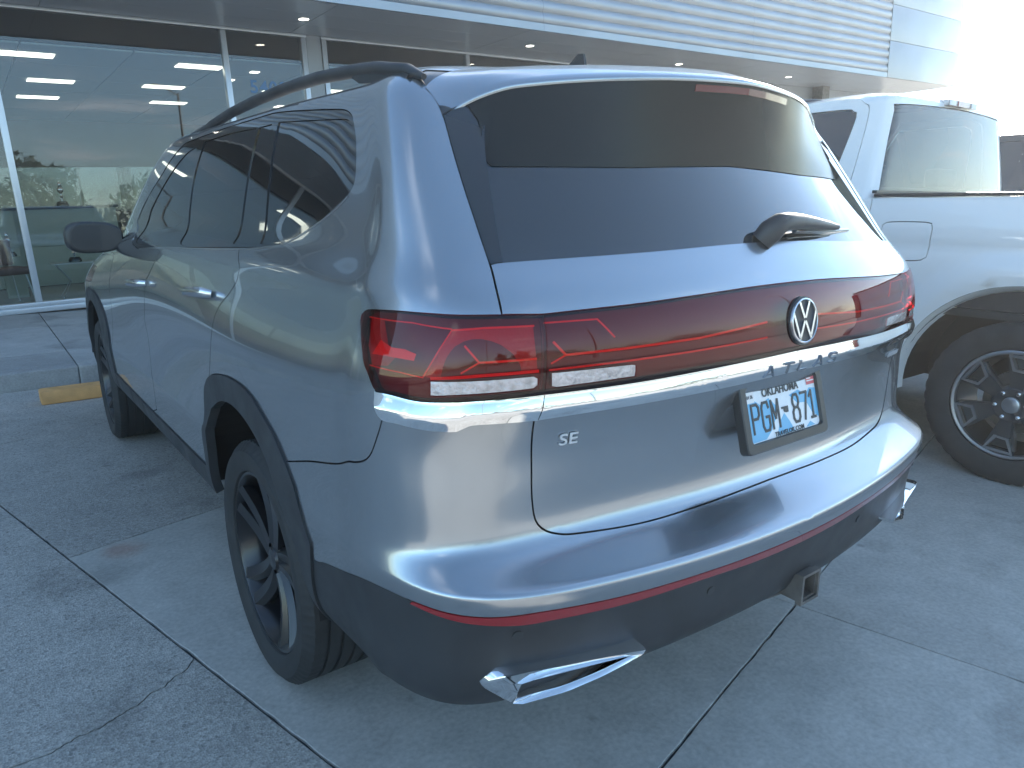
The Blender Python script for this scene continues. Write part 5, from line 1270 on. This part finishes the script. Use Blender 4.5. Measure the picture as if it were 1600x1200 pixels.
    rg=[sp.region(cat(rwc,[(-.1,.93),(-.1,.1)])),sp.region(sw1c),sp.region(sw2c),sp.region(cat(wsc,[(3.1,.12)])),sp.region(cat(dfc,[(1.52,-.1),(1.07,-.1)])),sp.region(lambda c:np.ones(len(c),bool))]
    h=empty('cab',(TW/2,0,0),tr)
    tt=lambda k:sp.T[sp.lab==rg[k]]
    panel('cab_shell',sp.X,tt(5),n3,paint,h,centre=True,gap=.002,depth=.02,smoothn=True)
    panel('rear_window',sp.X,tt(0),n3,M['tglass'],h,centre=True,gap=.002,depth=.004,off=-.006); panel('windscreen',sp.X,tt(3),n3,M['tglass'],h,centre=True,gap=.002,depth=.004,off=-.006)
    for mr in (False,True):
        panel('door_frame',sp.X,tt(4),n3,paint,h,gap=.003,depth=.02,mirror=mr,smoothn=True)
        panel('rear_door_window',sp.X,tt(1),n3,M['tint'],h,gap=.001,depth=.004,off=-.004,mirror=mr); panel('front_door_window',sp.X,tt(2),n3,M['tint'],h,gap=.001,depth=.004,off=-.004,mirror=mr)
    # interior seen through the back glass: headliner, bench and headrests
    box('interior_floor',(-.9,.25,.9),(.9,2.4,.95),M['void'],h); box('rear_bench',(-.78,.30,.95),(.78,.50,1.56),M['trim'],h,.05,3)
    for x in (-.5,.5): box('headrest',(x-.14,.34,1.565),(x+.14,.46,1.70),M['trim'],h,.04,3)
    for x in (-.42,.42): box('front_seat',(x-.25,1.25,.96),(x+.25,1.42,1.60),M['trim'],h,.06,3); box('headrest',(x-.13,1.30,1.63),(x+.13,1.40,1.80),M['trim'],h,.04,3)
    tube('window_frame',[( -.80,.21,1.50),(.80,.21,1.50)],.012,M['trim'],h,n=6)
    # high brake light, belt trim, antenna hump, hood and nose
    bk=box('cargo_light',(-.20,.108,2.050),(.20,.24,2.090),M['clearlens'],h,.008); box('brake_lens',(-.075,.102,2.053),(.075,.107,2.087),M['reddeep'],bk); 
    for x in (-.155,.155): box('lamp_lens',(x-.04,.102,2.054),(x+.04,.107,2.086),M['sticker'],bk)
    bm=bmesh.new(); bmesh.ops.create_uvsphere(bm,u_segments=20,v_segments=10,radius=1,matrix=Matrix.Translation((-.55,.95,2.105))@Matrix.Diagonal((.12,.25,.035,1))); bm_obj('roof_antenna',bm,M['trim'],h,smooth=True)
    bm=bmesh.new(); bmesh.ops.create_uvsphere(bm,u_segments=20,v_segments=10,radius=1,matrix=Matrix.Translation((.30,.60,2.115))@Matrix.Diagonal((.10,.16,.025,1))); bm_obj('roof_antenna',bm,M['trim'],h,smooth=True)
    box('belt_strip',(-.985,.095,1.513),(.985,.122,1.530),M['trim'],h)
    bm=bmesh.new(); hv=[]
    for y,z,w_ in ((2.35,1.42,.90),(2.7,1.40,.90),(3.3,1.34,.88),(3.8,1.24,.85),(3.95,1.10,.83)):
        hv.append([bm.verts.new((TW/2+w_*s_,y,z+.05*(1-s_*s_))) for s_ in (-1.07,-.8,-.4,0,.4,.8,1.07)])
    for a,b in zip(hv[:-1],hv[1:]):
        for k in range(6): bm.faces.new((a[k],a[k+1],b[k+1],b[k]))
    bm_obj('hood',bm,paint,tr,smooth=True); box('grille',(.35,3.90,.72),(TW-.35,3.97,1.15),M['trim'],tr,.03); box('front_bumper',(.04,3.86,.50),(TW-.04,4.02,.74),M['machined'],tr,.03)
    for s_ in (0,1): box('headlight',(.05 if not s_ else TW-.34,3.88,.86),(.34 if not s_ else TW-.05,3.96,1.12),M['clearlens'],tr,.03)
    for s_ in (0,1):
        mi=box('door_mirror',(-.27 if not s_ else TW+.03,1.95,1.36),(-.03 if not s_ else TW+.27,2.07,1.62),M['trim'],tr,.04,3)
    # wheels
    for i,(x,y,s_) in enumerate(((.155,YW,-1),(TW-.155,YW,1),(.155,WF,-1),(TW-.155,WF,1))):
        w_=empty('wheel',(x,y,.43),tr); w_.rotation_euler=(0,0,0 if s_<0 else math.pi)
        tyre_mesh(.434,.292,.275,'tyre',w_,M['rubber'],seg=60,tread=.012)
        bm=bmesh.new(); lathe_x(bm,[(-.108,.268),(-.112,.285),(-.122,.290),(-.126,.284),(-.122,.272),(-.108,.268)],72); rim=bm_obj('rim',bm,M['machined'],w_,smooth=True,auto=35)
        bm=bmesh.new(); lathe_x(bm,[(-.108,.270),(-.03,.250),(.10,.240),(.11,.262)],60); bm_obj('rim_barrel',bm,M['darkrim'],rim,smooth=True)
        WM=Matrix(((0,0,-1,0),(-1,0,0,0),(0,1,0,0),(0,0,0,1)))   # plane (x->-y, y->z), height -> -x
        rot=R(24)
        bmS=bmesh.new()
        for k in range(6):
            a=rot+math.pi/3*k; Rm=Matrix.Rotation(a,4,'Z')
            MM=WM@Rm; bmM=bmesh.new()
            # machined trapezoid frame next to the rim
            o_=[(.268,-.075),(.262,.075),(.178,.036),(.178,-.036)]; i_=[(.252,-.056),(.248,.056),(.190,.024),(.190,-.024)]
            ro=[bmM.verts.new(MM@Vector((x_,y_,.118))) for x_,y_ in o_]; ri=[bmM.verts.new(MM@Vector((x_,y_,.118))) for x_,y_ in i_]; rl=[bmM.verts.new(MM@Vector((x_,y_,.085))) for x_,y_ in i_]; rq=[bmM.verts.new(MM@Vector((x_,y_,.085))) for x_,y_ in o_]
            for q in range(4):
                bmM.faces.new((ro[q],ro[(q+1)%4],ri[(q+1)%4],ri[q])); bmM.faces.new((ri[q],ri[(q+1)%4],rl[(q+1)%4],rl[q])); bmM.faces.new((rq[q],rq[(q+1)%4],ro[(q+1)%4],ro[q]))
            bm_obj('rim_frame',bmM,M['machined'],rim)
            prism(bmS,[(.248,-.056),(.248,.056),(.19,.024),(.19,-.024)],.05,.07,MM)
            # dark spoke from hub to the frame
            prism(bmS,[(.178,-.040),(.178,.040),(.07,.030),(.07,-.030)],.085,.108,MM)
            stroke(bmS,(.075,-.02),(.245,-.068),.016,.07,.100,MM); stroke(bmS,(.075,.02),(.245,.068),.016,.07,.100,MM)
        bm_obj('spokes',bmS,M['darkrim'],rim)
        bm=bmesh.new(); lathe_x(bm,[(-.07,.105),(-.10,.100),(-.112,.085),(-.112,.0)],36); bm_obj('hub',bm,M['darkrim'],rim,smooth=True,auto=35)
        bm=bmesh.new(); lathe_x(bm,[(-.110,.044),(-.122,.042),(-.126,.034),(-.126,.0)],36); bm_obj('center_cap',bm,M['machined'],rim,smooth=True,auto=35)
        for k in range(6):
            a=rot+R(30)+math.pi/3*k; bm=bmesh.new(); lathe_x(bm,[(-.108,.012),(-.128,.012),(-.136,.006),(-.136,.0)],10,c=(0,.072*math.cos(a),.072*math.sin(a))); bm_obj('lug_nut',bm,M['chrome'],rim,smooth=True,auto=35)
        bm=bmesh.new(); lathe_x(bm,[(-.03,.165),(.0,.17),(.02,.165)],40); lathe_x(bm,[(-.0301,.165),(-.03,.06)],40); bm_obj('brake_disc',bm,M['steel'],rim)
    return tr
t1=truck(TX,0,M['white'],'white pickup with silver and black wheels parked right of the SUV','pickup truck')
t2=truck(TX+3.4,.25,M['blackpaint'],'black pickup mostly hidden at the right edge beyond the white pickup','pickup truck')

# ================================================================== lens glare imitated by an added haze that veils the view towards the sun
hz=box('glare_haze',(-172,-172,-1.03),(172,172,12.5),M['void']); tag(hz,kind='stuff')
hm=bpy.data.materials.new('glare_haze'); hm.use_nodes=True; n_=hm.node_tree.nodes; n_.clear(); o_=n_.new('ShaderNodeOutputMaterial'); v_=n_.new('ShaderNodeVolumePrincipled')
v_.inputs['Color'].default_value=(.96,.98,1,1); v_.inputs['Density'].default_value=.0038; v_.inputs['Anisotropy'].default_value=.5
hm.node_tree.links.new(v_.outputs[0],o_.inputs['Volume']); hz.data.materials.clear(); hz.data.materials.append(hm)
